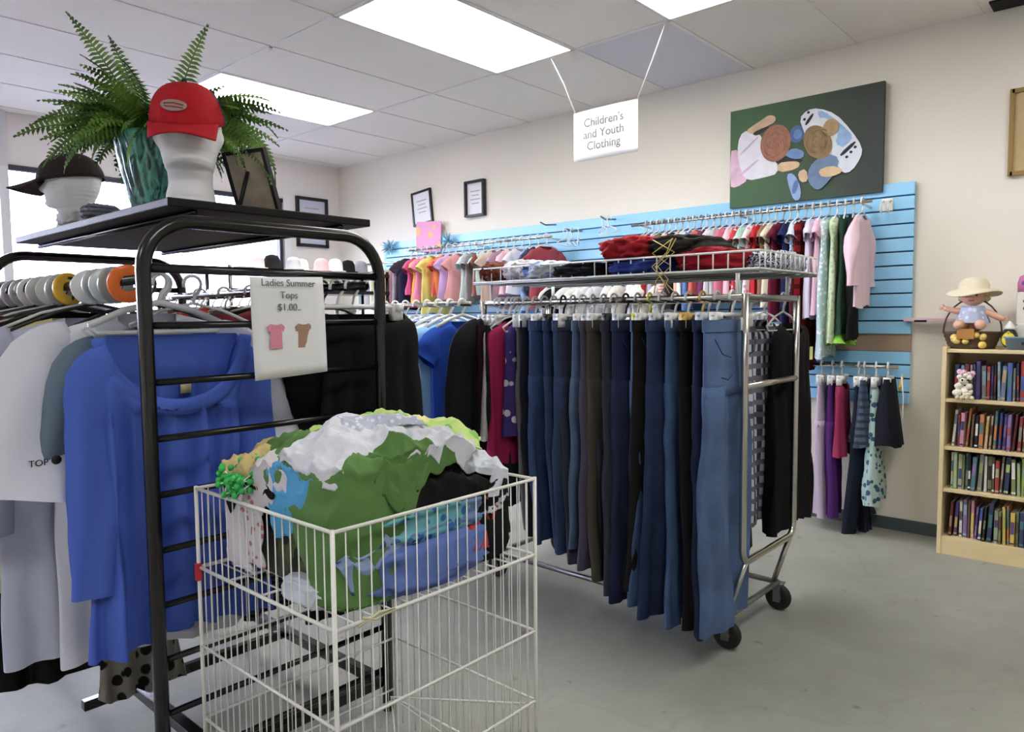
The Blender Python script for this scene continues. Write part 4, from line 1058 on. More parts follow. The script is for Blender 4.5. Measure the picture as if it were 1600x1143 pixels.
# darker clothes between
T4 = [('trousers', 'dark green trousers with a teal top over them', fabric(30, 44, 44), .8), ('skirt', 'mint green skirt beside the royal blue tee', fabric(150, 200, 190), .4), ('trousers', 'maroon black trousers between the racks', fabric(52, 28, 38), .8), ('trousers', 'midnight navy trousers between the racks', fabric(26, 30, 50), .85)]
for i, (nm, lab, mt, Ln) in enumerate(T4):
    yy = 2.31 + .035 * i - .1; mb = pants_mb(.17, Ln, seed=90 + i) if nm == 'trousers' else skirt_mb(.13, Ln, 1.3, seed=90)
    place(mb, nm, mt, lab, nm, FR, (X1 - .02, yy, 1.30), .05 * i)
    hanger('clips', M_white, .14, (X1, yy, 1.30), .05 * i, 'white clip hanger past the jeans on the chrome rack', 'shirt hangers on the chrome rack')

# ================================================================== WALL RODS WITH CHILDREN'S CLOTHES
def wall_rod(y0, y1, z, label, x=4.31):
    t = thing('wall_rod', label, 'clothes rod', (x, (y0 + y1) / 2, z))
    MB().tube([(x, y0, z), (x, y1, z)], .009, 10).build('rod', M_chrome, t)
    k = max(2, int((y1 - y0) / .6) + 1)
    for i in range(k):
        y = y0 + .06 + (y1 - y0 - .12) * i / (k - 1)
        MB().tube([(x, y, z), (4.488, y, z - .01)], .008, 6).build('bracket', M_white, t)
wall_rod(1.22, 2.75, 1.845, 'long chrome rod under the painting holding children\'s clothes')
wall_rod(3.45, 5.1, 1.83, 'far chrome rod on the blue panel with bright children\'s clothes')
wall_rod(5.02, 5.75, 1.74, 'short rod at the far left end holding muted small clothes')
wall_rod(1.07, 1.52, .945, 'short low rod at the right end of the blue panel')
KG = 'children\'s clothes on the long wall rod'
cols = [('pale pink', (238, 208, 218), 'plain', None, .50, 'long'), ('black velvet', (16, 20, 20), 'plain', None, .68, 'none'), ('dark forest green', (34, 60, 44), 'plain', None, .66, 'none'),
 ('pale sage print', (206, 216, 180), 'floral', (150, 190, 150), .70, 'none'), ('ice blue and mint', (190, 216, 224), 'floral', (236, 240, 240), .78, 'none'), ('baby pink', (240, 196, 214), 'plain', None, .54, 'short'), ('lavender white', (222, 216, 238), 'plain', None, .56, 'short'),
 ('dark red plaid', (136, 24, 34), 'plaid', (60, 12, 20), .86, 'none'), ('white with blue picture', (222, 232, 244), 'floral', (110, 160, 214), .40, 'short'), ('navy', (34, 44, 86), 'plain', None, .6, 'short'), ('maroon', (110, 28, 56), 'plain', None, .58, 'short'),
 ('cream', (236, 228, 206), 'plain', None, .5, 'short'), ('tan brown', (150, 116, 92), 'plain', None, .44, 'short'), ('scarlet', (200, 44, 56), 'plain', None, .45, 'short'), ('white dotted', (240, 236, 240), 'dots', (220, 140, 160), .48, 'short'),
 ('mint', (190, 226, 212), 'plain', None, .46, 'short'), ('strawberry red print', (214, 70, 84), 'floral', (250, 220, 224), .42, 'short'), ('powder pink', (242, 206, 216), 'plain', None, .46, 'short'), ('rose', (222, 128, 150), 'plain', None, .44, 'short'), ('light grey', (196, 196, 200), 'plain', None, .46, 'short'),
 ('white', (240, 240, 242), 'plain', None, .46, 'short'), ('plum', (120, 60, 96), 'plain', None, .45, 'short'), ('coral', (232, 120, 110), 'plain', None, .42, 'short'), ('denim blue', (86, 112, 158), 'denim', None, .5, 'none'), ('snow white ruffled', (246, 244, 246), 'plain', None, .44, 'short'), ('peach', (244, 196, 170), 'plain', None, .44, 'short'),
 ('charcoal', (58, 58, 64), 'plain', None, .5, 'short'), ('salmon striped', (232, 150, 140), 'hstripe', (246, 230, 226), .46, 'short'), ('olive', (110, 112, 70), 'plain', None, .5, 'short'), ('soft lilac', (206, 190, 226), 'plain', None, .46, 'short'), ('brick red', (164, 56, 48), 'plain', None, .48, 'short'), ('ivory', (240, 234, 220), 'plain', None, .5, 'short')]
y = 1.27
for i, (cn, col, kd, c2, Ln, slv) in enumerate(cols):
    mt = fabric(*col, kind=kd, c2=c2 or (240, 240, 240), scale=1.3)
    small = .125 if i not in (7,) else .14
    nm = 'dress' if slv == 'none' else 't_shirt'
    rz = random.Random(i + 21).uniform(-.15, .15) + .1
    mb = top_mb(sw=small, L=Ln, d=.02, sleeve=slv, slen=.36 if slv == 'long' else .09, nw=.05, scoop=.03, flare=1.25 if slv == 'none' else 1.08, seed=200 + i, amp=.008, z0=-.07, n=28, rows=9, sw_sl=.05)
    place(mb, nm, mt, '%s child\'s %s hanging %s from the right on the long wall rod' % (cn, 'dress' if slv == 'none' else 'shirt', ORD[i]), 'dress' if slv == 'none' else 'shirt', KG, (4.30, y, 1.845), rz)
    hanger('arms', [M_white, M_clear, M_white][i % 3], .10, (4.31, y, 1.845), rz, 'small white child\'s hanger on the long wall rod', 'small hangers on the long wall rod')
    y += .044
# lime petticoat under the black dress
place(skirt_mb(.10, .10, 1.5, .04, 9, z0=-.68), 'petticoat', fabric(140, 200, 80), 'lime green net petticoat hem below the black velvet dress', 'petticoat', KG, (4.30, 1.36, 1.845), .1)
cols2 = [('dark red sleeved', (150, 40, 52)), ('navy sailor', (36, 46, 84)), ('blue bibbed', (120, 160, 210)), ('white frilled', (242, 240, 244)), ('pink edged', (240, 190, 206)), ('dusty mauve', (170, 130, 150)), ('tan and white', (214, 190, 170)), ('aqua', (196, 226, 226)), ('rusty brown', (130, 60, 46)), ('grey marl', (150, 146, 150)),
         ('pale blue green', (206, 230, 228)), ('salmon pink', (232, 150, 150)), ('bright lilac', (200, 160, 220)), ('hot orange', (240, 120, 50)), ('tomato red', (216, 60, 50)), ('lemon yellow', (244, 236, 120)), ('bubblegum pink', (240, 130, 180)), ('sunny orange', (246, 170, 70)), ('fuchsia', (216, 70, 140)), ('black furry', (26, 24, 34))]
y = 3.5
for i, (cn, col) in enumerate(cols2):
    rz = random.Random(i + 60).uniform(-.55, .45); col = tuple(int(min(250, v * .82 + 44)) for v in col)  # colours paled to paint in the overexposed wash at the far end
    mb = top_mb(sw=.135, L=.30 + .2 * random.Random(i).random(), d=.025, sleeve='short', slen=.10, nw=.05, scoop=.03, flare=1.2, seed=300 + i, amp=.012, z0=-.07, n=24, rows=8, sw_sl=.055)
    place(mb, 't_shirt', fabric(*col), '%s child\'s top hanging %s from the right on the far wall rod' % (cn, ORD[i]), 'shirt', 'children\'s tops on the far wall rod', (4.30, y, 1.83), rz)
    hanger('arms', M_white, .10, (4.31, y, 1.83), rz, 'small white hanger on the far wall rod', 'small hangers on the far wall rod')
    y += .082
cols3 = [('dark navy', (46, 46, 78)), ('lilac grey', (168, 156, 176)), ('dull rose', (190, 150, 150)), ('pale peach', (226, 196, 160)), ('khaki cream', (196, 186, 140)), ('off-white', (226, 224, 206)), ('silver grey', (190, 194, 196)), ('cool grey', (160, 170, 172))]
# white things under the long shelf line
wall_rod(2.40, 3.56, 1.525, 'middle rod on the blue panel with white garments, below the far rod')
WG = [('plain white', (244, 244, 246)), ('cream white', (240, 236, 224)), ('bright white', (248, 248, 250)), ('white with grey collar', (236, 236, 240)), ('ivory', (240, 234, 222)), ('pure white', (247, 247, 247)), ('light silver', (226, 228, 232)), ('white cotton', (242, 242, 238)), ('milk white', (244, 240, 234)), ('frost white', (240, 244, 248)), ('black', (28, 28, 32)), ('white knitted', (238, 236, 236))]
y = 2.48
for i, (cn, col) in enumerate(WG):
    rz = random.Random(i + 90).uniform(-.3, .5)
    place(top_mb(sw=.14, L=.40, d=.025, sleeve='short', slen=.12, nw=.05, scoop=.02, seed=360 + i, amp=.01, z0=-.07, n=24, rows=8, sw_sl=.055), 't_shirt', fabric(*col), '%s shirt hanging %s from the right on the middle wall rod' % (cn, ORD[i]), 'shirt', 'white shirts on the middle wall rod', (4.30, y, 1.525), rz)
    hanger('arms', M_white, .10, (4.31, y, 1.525), rz, 'white hanger on the middle wall rod', 'hangers on the middle wall rod'); y += .088
y = 5.06
for i, (cn, col) in enumerate(cols3):
    mb = top_mb(sw=.14, L=.36, d=.025, sleeve='none', nw=.05, seed=340 + i, amp=.006, z0=-.07, n=24, rows=6)
    place(mb, 'infant_trousers', fabric(*col), '%s small garment hanging %s from the right on the short far rod' % (cn, ORD[i]), 'child trousers', 'muted small clothes on the short far rod', (4.30, y, 1.74), .05)
    y += .083
# low rod
LW = [('shorts', 'black padded shorts with yellow trim hung on the low wall rod', skirt_mb(.115, .36, 1.25, .05, 41, z0=-.06, amp=.012), fabric(26, 28, 40), 4.33, 1.12),
      ('dress', 'grey strappy dress with teal floral hem on the low rod', top_mb(sw=.11, L=.66, sleeve='none', seed=411, flare=1.5, nw=.07, n=40), fabric(176, 200, 196, 'floral', (40, 90, 96), 1.0, (70, 84, 120)), 4.33, 1.18),
      ('trousers', 'long navy child trousers reaching the baseboard', pants_mb(.11, .86, hem=.05, knee=.055, seed=412), fabric(30, 36, 54), 4.33, 1.27),
      ('skirt', 'slate blue pleated skirt on the low rod', skirt_mb(.12, .36, 1.25, .04, 413, z0=-.07), fabric(62, 76, 98, 'plaid', (84, 96, 116), 2), 4.33, 1.24),
      ('t_shirt', 'magenta child top on the low rod', top_mb(sw=.12, L=.42, sleeve='none', seed=414), fabric(150, 50, 84), 4.33, 1.36),
      ('trousers', 'purple leggings on the low rod', pants_mb(.11, .76, hem=.055, knee=.055, seed=415), fabric(84, 40, 110), 4.33, 1.41),
      ('trousers', 'pale grey lilac leggings at the left end of the low rod', pants_mb(.11, .78, hem=.055, knee=.055, seed=416), fabric(196, 180, 200), 4.33, 1.47)]
for i, (nm, lab, mb, mt, x, yy) in enumerate(LW):
    o = place(mb, nm, mt, lab, nm.replace('_', ' '), 'small clothes on the low wall rod', (x, yy, .945), .15)
    hanger('clips', M_white, .09, (4.31, yy, .945), .15, 'white clip hanger on the low wall rod', 'hangers on the low wall rod')
    if i == 0:
        MB().box((x, yy - .06, .86), (.16, .01, .022), ry=-.35).build('trim_band', plain('mustard', rgb(206, 166, 70), .8), o, smooth=False)
        MB().tube([(x - .09, yy - .07, .9), (x - .1, yy - .08, .8), (x - .09, yy - .08, .7), (x - .085, yy - .075, .66)], .003, 5).build('drawstring', M_paper, o)
# black strap cord with buckle hanging low
tag(MB().tube([(4.30, 1.19, .30), (4.30, 1.19, .2), (4.30, 1.17, .13)], [.006, .008, .012], 6).build('hanging_strap', M_dark), 'short black strap dangling under the teal floral dress', 'strap')
# free hangers on the slatwall between the rods
for i, (yy, zz) in enumerate([(3.36, 1.86), (3.3, 1.86), (3.24, 1.86), (3.02, 1.92), (2.97, 1.92)]):
    hanger('arms', M_white, .10, (4.36, yy, zz), .3 * i, 'empty small white hanger on a slatwall hook between the wall rods', 'empty hangers on the slatwall')
for yy, zz in ((3.30, 1.86), (3.0, 1.92), (3.55, 1.93)):
    t = MB().tube([(4.488, yy, zz + .01), (4.36, yy, zz - .003), (4.30, yy, zz + .012)], .006, 6).build('slatwall_hook', M_greymetal)
    tag(t, 'single metal prong on the blue panel between the wall rods', 'hook', 'metal prongs on the blue panel')

# pink ruler strip
t = MB().box((4.47, .955, 1.198), (.05, .26, .02), rx=.02).build('measuring_strip', fabric(236, 206, 212), smooth=False, bevel=.004)
tag(t, 'pale pink measuring strip fixed level on the wall left of the doll', 'measuring strip')
MB().box((4.444, 1.0, 1.192), (.003, .06, .012)).build('dark_marks', M_dark, t, smooth=False)

# ================================================================== BOOKSHELF
BS = thing('bookcase', 'light maple bookcase packed with children\'s books against the right wall', 'bookcase', (4.36, .39, 0))
m_maple = plain('maple', rgb(222, 202, 156), .45, vary=.05, vscale=6)
FX = 4.215; BYL, BYR = .845, -.06; TH = .02; TOPZ = 1.063
MB().box(((FX + 4.5) / 2, BYL - TH / 2, TOPZ / 2), (4.5 - FX, TH, TOPZ)).build('side_panel', m_maple, BS, smooth=False, bevel=.002)
MB().box(((FX + 4.5) / 2, BYR + TH / 2, TOPZ / 2), (4.5 - FX, TH, TOPZ)).build('side_panel', m_maple, BS, smooth=False, bevel=.002)
MB().box((4.503, (BYL + BYR) / 2, TOPZ / 2), (.008, BYL - BYR, TOPZ)).build('back_panel', m_maple, BS, smooth=False)
SHV = [1.0535, .803, .558, .341, .093]
for z in SHV: MB().box(((FX + 4.5) / 2 + .002, (BYL + BYR) / 2, z - .009), (4.5 - FX - .008, BYL - BYR - 2 * TH, .018)).build('shelf' if z < 1 else 'top_panel', m_maple, BS, smooth=False, bevel=.002)
MB().box((FX + .012, (BYL + BYR) / 2, .038), (.016, BYL - BYR - 2 * TH, .075)).build('plinth', m_maple, BS, smooth=False)
BC = [(n_, tuple(int(v * .78 + .22 * (sum(c_) / 3) + 8) for v in c_)) for n_, c_ in [('navy', (44, 54, 96)), ('slate blue', (96, 116, 150)), ('red', (176, 50, 50)), ('pale green', (150, 180, 140)), ('white', (222, 220, 214)), ('purple', (84, 56, 130)), ('orange', (210, 116, 60)), ('brown', (104, 74, 58)), ('teal', (60, 118, 124)), ('yellow', (216, 186, 74)), ('black', (34, 32, 36)), ('pink', (206, 130, 150)), ('grey', (140, 138, 136)), ('olive', (120, 128, 80)), ('cream', (220, 206, 170)), ('blue', (60, 88, 170)), ('maroon', (110, 40, 48)), ('sky blue', (140, 180, 206)), ('violet', (130, 100, 170)), ('tan', (176, 146, 104)), ('lime green', (170, 196, 90))]]
SN = ['top', 'second', 'third', 'bottom']
PREF = [[0, 1, 16, 11, 15, 5, 12, 2, 0, 10, 17, 1, 15, 12, 0, 2, 16, 3, 4, 8], [4, 2, 11, 6, 7, 10, 6, 14, 19, 8, 15, 5, 18, 16, 2, 7, 10, 11, 16, 2, 4, 3, 9], [4, 3, 14, 13, 3, 10, 8, 12, 4, 13, 7, 2, 12, 0, 13, 3, 20, 9], [16, 5, 4, 18, 7, 11, 18, 15, 10, 0, 3, 13, 9, 6, 9, 13, 0, 10, 4, 7, 19, 8, 4]]
cvr = {}
for s in range(4):
    zb = SHV[s + 1]; y = BYL - TH - .012 - (.015 if s != 0 else .02); rnd = random.Random(70 + s); k = 0
    top = SHV[s] - .018
    while y > .30:
        ci = PREF[s][k] if k < len(PREF[s]) else rnd.randrange(len(BC)); cn, col = BC[ci]
        th = rnd.uniform(.010, .021); h = min(top - zb - .012, rnd.uniform(.16, .20)); dp = rnd.uniform(.13, .16)
        col2 = BC[(ci * 5 + k * 3 + 2) % len(BC)][1]
        lean = rnd.choice([0, 0, 0, .05, -.03]) if s != 1 else rnd.uniform(.0, .08)
        fx = FX + rnd.uniform(.02, .05); ex_ = abs(math.sin(lean)) * h * .5; y -= ex_ * .6
        yc = y - th / 2; Mb = Matrix.Translation((fx + dp / 2, yc, zb + h / 2 + .0005)) @ Matrix.Rotation(lean, 4, 'X')
        b = MB()
        def bb(c, d, mi):
            q = MB().box(c, d); b.cm = mi; b.add([Mb @ Vector(p) for p in q.v], q.f)
        bb((0, th / 2 - .0008, 0), (dp, .0016, h), 0); bb((0, -th / 2 + .0008, 0), (dp, .0016, h), 0); bb((-dp / 2 + .001, 0, 0), (.002, th, h), 0)
        bb((.003, 0, 0), (dp - .008, th - .003, h - .008), 1)
        bb((-dp / 2 - .0003, 0, h * rnd.uniform(-.1, .25)), (.0006, th * .7, h * rnd.uniform(.2, .5)), 2); bb((-dp / 2 - .0003, 0, -h * .42), (.0006, th * .9, h * .05), 2)
        o = b.build('book', [plain('cover_%s' % cn, rgb(*col), .4), M_paper, plain('spine_%d_%d_%d' % col2, rgb(*col2), .5)], smooth=False)
        tag(o, '%s %s book standing %s from the left on the %s shelf of the bookcase' % ('slim' if th < .015 else 'thick', cn, ORD[k], SN[s]), 'book', 'books on the %s shelf' % SN[s])
        y -= th + .0015 + ex_ * .6; k += 1
# curly cream ornament on the top shelf, in front of the books
b = MB(); rnd = random.Random(8); oc = Vector((4.205, .735, .803))
t = thing('sheep_ornament', 'curly cream and pink ornament standing in front of the top shelf books', 'ornament', oc)
b = MB()
for i in range(34):
    a = rnd.uniform(0, 2 * PI); r = rnd.uniform(.0, .035); z = rnd.uniform(.02, .125); b.ball(oc + Vector((r * .5 * math.cos(a), r * 1.3 * math.sin(a), z)), rnd.uniform(.012, .018), 10, 7)
b.build('body', plain('cream_ceramic', rgb(236, 230, 214), .5), t)
b = MB()
for i in range(9): b.ball(oc + Vector((rnd.uniform(-.01, .01), rnd.uniform(-.035, .035), rnd.uniform(.115, .14))), .013, 10, 7)
b.build('bow', plain('pink_ceramic', rgb(222, 184, 206), .5), t)
b = MB(); [b.ball(oc + Vector((-.018, yy, .012)), .011, 10, 7) for yy in (-.03, -.01, .012, .032)]; b.build('feet', plain('cream_ceramic2', rgb(214, 200, 170), .5), t)
b = MB(); [b.ball(oc + Vector((-.026, yy, zz)), .005, 8, 6) for yy, zz in ((.012, .10), (-.012, .10), (0, .075))]; b.build('face_dots', M_dark, t)

# things on top of the bookcase
TZ = 1.0545
# wicker basket with doll
bk = thing('wicker_basket', 'dark wicker basket with yellow fruit trim under the doll on the bookcase', 'basket', (4.34, .74, TZ))
b = MB(); n = 40; rings = []
for j in range(10):
    z = .085 * j / 9; r = []
    for i in range(n):
        a = 2 * PI * i / n; k = 1 + .025 * (1 if (i // 2 + j) % 2 else -1); r.append((4.34 + (.075 + .02 * j / 9) * math.cos(a) * k, .74 + (.10 + .03 * j / 9) * math.sin(a) * k, TZ + z))
    rings.append(r)
b.loft(rings, True, True).build('weave', plain('dark_wicker', rgb(84, 62, 44), .6, vary=.3, vscale=40), bk)
hp = [(4.34, .74 + .128 * math.cos(a), TZ + .08 + .17 * math.sin(a)) for a in [PI * i / 14 for i in range(15)]]
MB().tube(hp, .004, 6).build('handle', plain('dark_wicker', rgb(84, 62, 44), .6), bk)
b = MB(); rnd = random.Random(3)
for i in range(9): b.ball((4.245 + rnd.uniform(0, .02), .74 + rnd.uniform(-.07, .08), TZ + .02 + rnd.uniform(0, .05)), rnd.uniform(.010, .02), 10, 7)
b.build('yellow_trim', plain('yellow_fruit', rgb(226, 200, 110), .5), bk)
MB().box((4.238, .75, TZ + .075), (.01, .075, .05)).build('brown_label', plain('amber_card', rgb(176, 124, 60), .6), bk, smooth=False)
# doll
dl = thing('doll', 'vinyl baby doll in a cream hat and pale blue dress, one arm raised', 'doll', (4.33, .735, TZ + .09))
m_skin = plain('doll_skin', rgb(222, 172, 146), .45)
def skin(name, verts, edges, radii, mat, parent):
    off = wloc(parent); me = bpy.data.meshes.new(name); me.from_pydata([Vector(v) - off for v in verts], edges, []); o = bpy.data.objects.new(name, me); C.objects.link(o); o.parent = parent
    me.materials.append(mat)
    o.modifiers.new('skin', 'SKIN')
    if not me.skin_vertices: pass
    sk = me.skin_vertices[0].data if me.skin_vertices else None
    if sk:
        for i, r in enumerate(radii): sk[i].radius = (r, r)
        sk[0].use_root = True
    s = o.modifiers.new('sub', 'SUBSURF'); s.levels = 2; s.render_levels = 2
    o.modifiers['skin'].use_smooth_shade = True
    return o
X, Y_, Z = 4.32, .735, TZ + .09
# body: pelvis, chest, neck, arms, legs -- built as one lofted limb network
body = MB()
body.ball((X, Y_, Z + .055), (.038, .045, .065), 20, 12)
def limb(pts, rad): body.tube(pts, rad, 12)
limb([(X, Y_ + .035, Z + .095), (X - .01, Y_ + .075, Z + .10), (X - .015, Y_ + .115, Z + .112), (X - .018, Y_ + .128, Z + .115)], [.017, .016, .013, .011])
limb([(X, Y_ - .035, Z + .095), (X - .01, Y_ - .07, Z + .09), (X - .01, Y_ - .12, Z + .062), (X - .01, Y_ - .135, Z + .06)], [.017, .017, .015, .010])
for s in (-1, 1): limb([(X, Y_ + s * .02, Z + .02), (X - .045, Y_ + s * .038, Z + .035), (X - .085, Y_ + s * .048, Z + .03), (X - .10, Y_ + s * .05, Z + .034)], [.024, .025, .023, .018])
limb([(X, Y_, Z + .10), (X, Y_, Z + .14)], [.018, .016])
for k in range(4):
    limb([(X - .02, Y_ + .128, Z + .116), (X - .022, Y_ + .145, Z + .108 + .007 * k)], [.005, .003])
    limb([(X - .01, Y_ - .135, Z + .06), (X - .012, Y_ - .152, Z + .052 + .007 * k)], [.005, .003])
limb([(X - .02, Y_ + .122, Z + .12), (X - .022, Y_ + .13, Z + .136)], [.005, .003])
def hf(d):
    k = 1.0
    if d.x < -.3:
        k += .05 * math.exp(-((d.y) / .18) ** 2 - ((d.z + .05) / .18) ** 2) + .05 * math.exp(-((abs(d.y) - .45) / .25) ** 2 - ((d.z + .3) / .25) ** 2) - .05 * math.exp(-((abs(d.y) - .35) / .15) ** 2 - ((d.z - .15) / .12) ** 2)
    return k
body.ball((X - .005, Y_, Z + .175), (.048, .056, .05), 28, 18, hf)
body.build('body', m_skin, dl)
b = MB(); [b.ball((X - .047, Y_ + s * .02, Z + .178), (.004, .006, .007), 10, 6) for s in (-1, 1)]; b.build('eye', plain('doll_eye', rgb(50, 60, 90), .2), dl)
MB().tube([(X - .051, Y_ + .012, Z + .153), (X - .054, Y_, Z + .150), (X - .051, Y_ - .012, Z + .153)], .0025, 6).build('mouth', plain('doll_lip', rgb(190, 90, 90), .5), dl)
b = MB(); rnd = random.Random(6)
for i in range(40):
    a = rnd.uniform(-.6, PI + .6) ; yy = math.cos(a) * .058; b.ball((X + rnd.uniform(-.02, .04), Y_ + yy, Z + .175 + math.sin(a) * .04 + rnd.uniform(-.025, .01)), .013, 8, 6)
b.build('hair', plain('doll_hair', rgb(222, 206, 160), .7), dl)
b = MB(); n = 36
b.loft([[(X + .004 + r * .9 * math.cos(a), Y_ + r * 1.05 * math.sin(a), Z + zz - (.012 * math.cos(2 * a + 1) if r > .08 else 0)) for a in [2 * PI * i / n for i in range(n)]] for r, zz in ((.118, .185), (.10, .196), (.075, .205), (.066, .212), (.064, .232), (.055, .252), (.035, .266), (.008, .27))], False, True)
b.build('hat', plain('straw_cream', rgb(226, 216, 190), .8, bump=.4, bscale=120), dl, solid=.003)
b = MB(); n = 32; rings = []
for j in range(10):
    t_ = j / 9; rings.append([(X - .003 + (.042 + .03 * t_) * (1 + .08 * t_ * math.sin(9 * a)) * math.cos(a), Y_ + (.05 + .025 * t_) * (1 + .08 * t_ * math.sin(9 * a)) * math.sin(a), Z + .125 - .085 * t_) for a in [2 * PI * i / n for i in range(n)]])
b.loft(rings, True, False).build('dress', fabric(186, 192, 222, 'floral', (214, 220, 236), 1.2), dl)
# duck-like toy and tub
t = thing('penguin_toy', 'small black and yellow bird toy with a white cap beside the tub', 'toy', (4.30, .575, TZ))
MB().ball((4.30, .575, TZ + .055), (.034, .036, .05), 20, 12).build('body', plain('toy_black', rgb(34, 34, 34), .5), t)
MB().ball((4.272, .575, TZ + .05), (.018, .028, .034), 16, 10).build('belly', plain('toy_yellow', rgb(226, 206, 60), .5), t)
MB().lathe((4.30, .575, TZ + .098), [(.026, 0), (.024, .01), (.012, .028), (.004, .04)], 20).build('cap', M_white, t)
b = MB(); b.tube([(4.27, .575, TZ + .083), (4.25, .575, TZ + .08)], [.008, .002], 8); b.build('beak', plain('toy_yellow', rgb(226, 206, 60), .5), t)
t = thing('storage_tub', 'grey blue plastic tub on the bookcase top, cut by the right edge', 'tub', (4.29, .47, TZ))
b = MB(); n = 40; b.loft([[(4.29 + a_ * math.copysign(abs(math.cos(a)) ** .5, math.cos(a)), .47 + b_ * math.copysign(abs(math.sin(a)) ** .5, math.sin(a)), TZ + z) for a in [2 * PI * i / n for i in range(n)]] for a_, b_, z in ((.055, .11, 0), (.062, .12, .055), (.068, .126, .056), (.068, .126, .064), (.058, .116, .064), (.052, .108, .006))], True, True)
b.build('tub_body', plain('tub_blue', rgb(120, 140, 158), .4), t)
b = MB(); [b.box((4.228, .50 + dy, TZ + .032), (.002, .012, .012)) for dy in (-.02, .01)]; b.build('face_marks', M_dark, t, smooth=False)
MB().ball((4.225, .425, TZ + .03), (.012, .02, .02), 14, 8).build('white_knob', M_white, t)
t = thing('toy_tower', 'tall narrow white printed toy tower with pink top, cut by the right edge', 'toy', (4.33, .505, TZ + .06))
m_print = fabric(232, 230, 222, 'floral', (130, 140, 180), .7, (200, 120, 110))
MB().box((4.36, .49, TZ + .17), (.07, .13, .22)).build('tower_body', plain('tower_white', rgb(228, 224, 212), .6), t, smooth=False, bevel=.01)
MB().box((4.355, .49, TZ + .085), (.075, .134, .08)).build('printed_base', m_print, t, smooth=False, bevel=.005)
b = MB(); n = 24; b.loft([[(4.36 + .036 * math.cos(a) * k, .49 + .066 * math.sin(a) * k, TZ + .28 + zz) for a in [2 * PI * i / n for i in range(n)]] for k, zz in ((1, 0), (1.02, .04), (.9, .075), (.5, .09))])
b.build('pink_top', fabric(206, 120, 170, 'dots', (110, 80, 130), 1.0), t)
b = MB(); [b.ball((4.323, .52, TZ + zz), (.004, .008, .008), 8, 6) for zz in (.20, .235)]; b.build('buttons', plain('tower_dot', rgb(90, 70, 70), .5), t)
MB().ball((4.3, .49, TZ + .0), (.03, .05, .01), 10, 6).build('foot', plain('tower_white', rgb(228, 224, 212), .6), t)

# ================================================================== BACKGROUND RACKS BEYOND
DR = thing('display_rack', 'black two-tier display rack in the far corner carrying white hats', 'display rack', (3.2, 5.1, 0))
for x in (2.55, 3.95):
    for y in (4.95, 5.3): MB().tube([(x, y, 0), (x, y, 1.62)], .014, 8).build('upright', M_black, DR)
for z in (1.585, 1.44): MB().box((3.25, 5.12, z), (1.42, .38, .03)).build('shelf', M_black, DR, smooth=False, bevel=.004)
for i in range(9):
    x = 2.7 + .135 * i; b = MB(); n = 24; z = 1.605; rd = random.Random(i + 4); k = rd.uniform(.85, 1.15); y = 5.05 + rd.uniform(-.04, .08)
    b.loft([[(x + r * k * math.cos(a), y + r * k * math.sin(a), z + zz * k) for a in [2 * PI * j / n for j in range(n)]] for r, zz in ((.085, 0), (.082, .012), (.06, .016), (.056, .07), (.04, .10), (.008, .11))])
    cn, cc = [('white', (240, 238, 240)), ('blush pink', (238, 206, 206)), ('black', (26, 26, 28)), ('pale grey', (206, 206, 214)), ('ivory', (240, 236, 220)), ('soft pink', (232, 190, 196)), ('snowy', (246, 246, 250)), ('coal black', (18, 18, 20)), ('ash', (150, 150, 158))][i]
    tag(b.build('sun_hat', fabric(*cc)), '%s hat standing %s from the left on the far black display rack' % (cn, ORD[i]), 'hat', 'hats on the far display rack')
for i in range(6):
    x = 2.85 + .17 * i
    lump('folded_blouse', (x, 5.02, 1.455), (.15, .16, .08), fabric(*[(40, 40, 60), (226, 224, 214), (60, 64, 110), (214, 210, 190), (44, 44, 48), (120, 110, 150)][i]),
         '%s folded blouse lying %s from the left on the lower tier of the far rack' % (['navy', 'white', 'indigo', 'beige', 'black', 'mauve'][i], ORD[i]), 'blouse', seed=i + 30, group='folded tops on the lower tier of the far rack', nu=20, nv=12)
B3 = thing('clothing_rack', 'distant clothing rack behind the black ladder rack, near the window', 'clothing rack', (1.95, 4.0, 0))
for y in (3.45, 4.7):
    MB().tube([(1.95, y, 0.02), (1.95, y, 1.36)], .013, 8).build('upright', M_black, B3); MB().tube([(1.7, y, .03), (2.2, y, .03)], .013, 8).build('foot', M_black, B3)
MB().tube([(1.95, 3.42, 1.36), (1.95, 4.72, 1.36)], .013, 8).build('hang_rail', M_black, B3)
BGc = [('cream', (226, 222, 206)), ('tan', (170, 140, 110)), ('blood red', (180, 50, 44)), ('white', (232, 230, 228)), ('dark brown', (56, 44, 34)), ('dusty green', (120, 130, 110)), ('navy blue', (34, 40, 66)), ('old rose', (170, 90, 90)), ('mustard', (190, 160, 60)), ('stone', (180, 176, 166)), ('brick', (150, 80, 70)), ('grey blue', (130, 140, 160))]
for i, (cn, cc) in enumerate(BGc):
    y = 3.5 + .1 * i; place(top_mb(sw=.22, L=.7, sleeve='short', slen=.2, seed=400 + i, z0=-.06, n=28, rows=8), 'blouse', fabric(*cc), '%s blouse hanging %s from the near end of the distant rack' % (cn, ORD[i]), 'blouse', 'blouses on the distant rack', (1.95, y, 1.36), .05)
    hanger('arms', M_white, .19, (1.95, y, 1.36), .05, 'white hanger on the distant rack near the window', 'hangers on the distant rack')
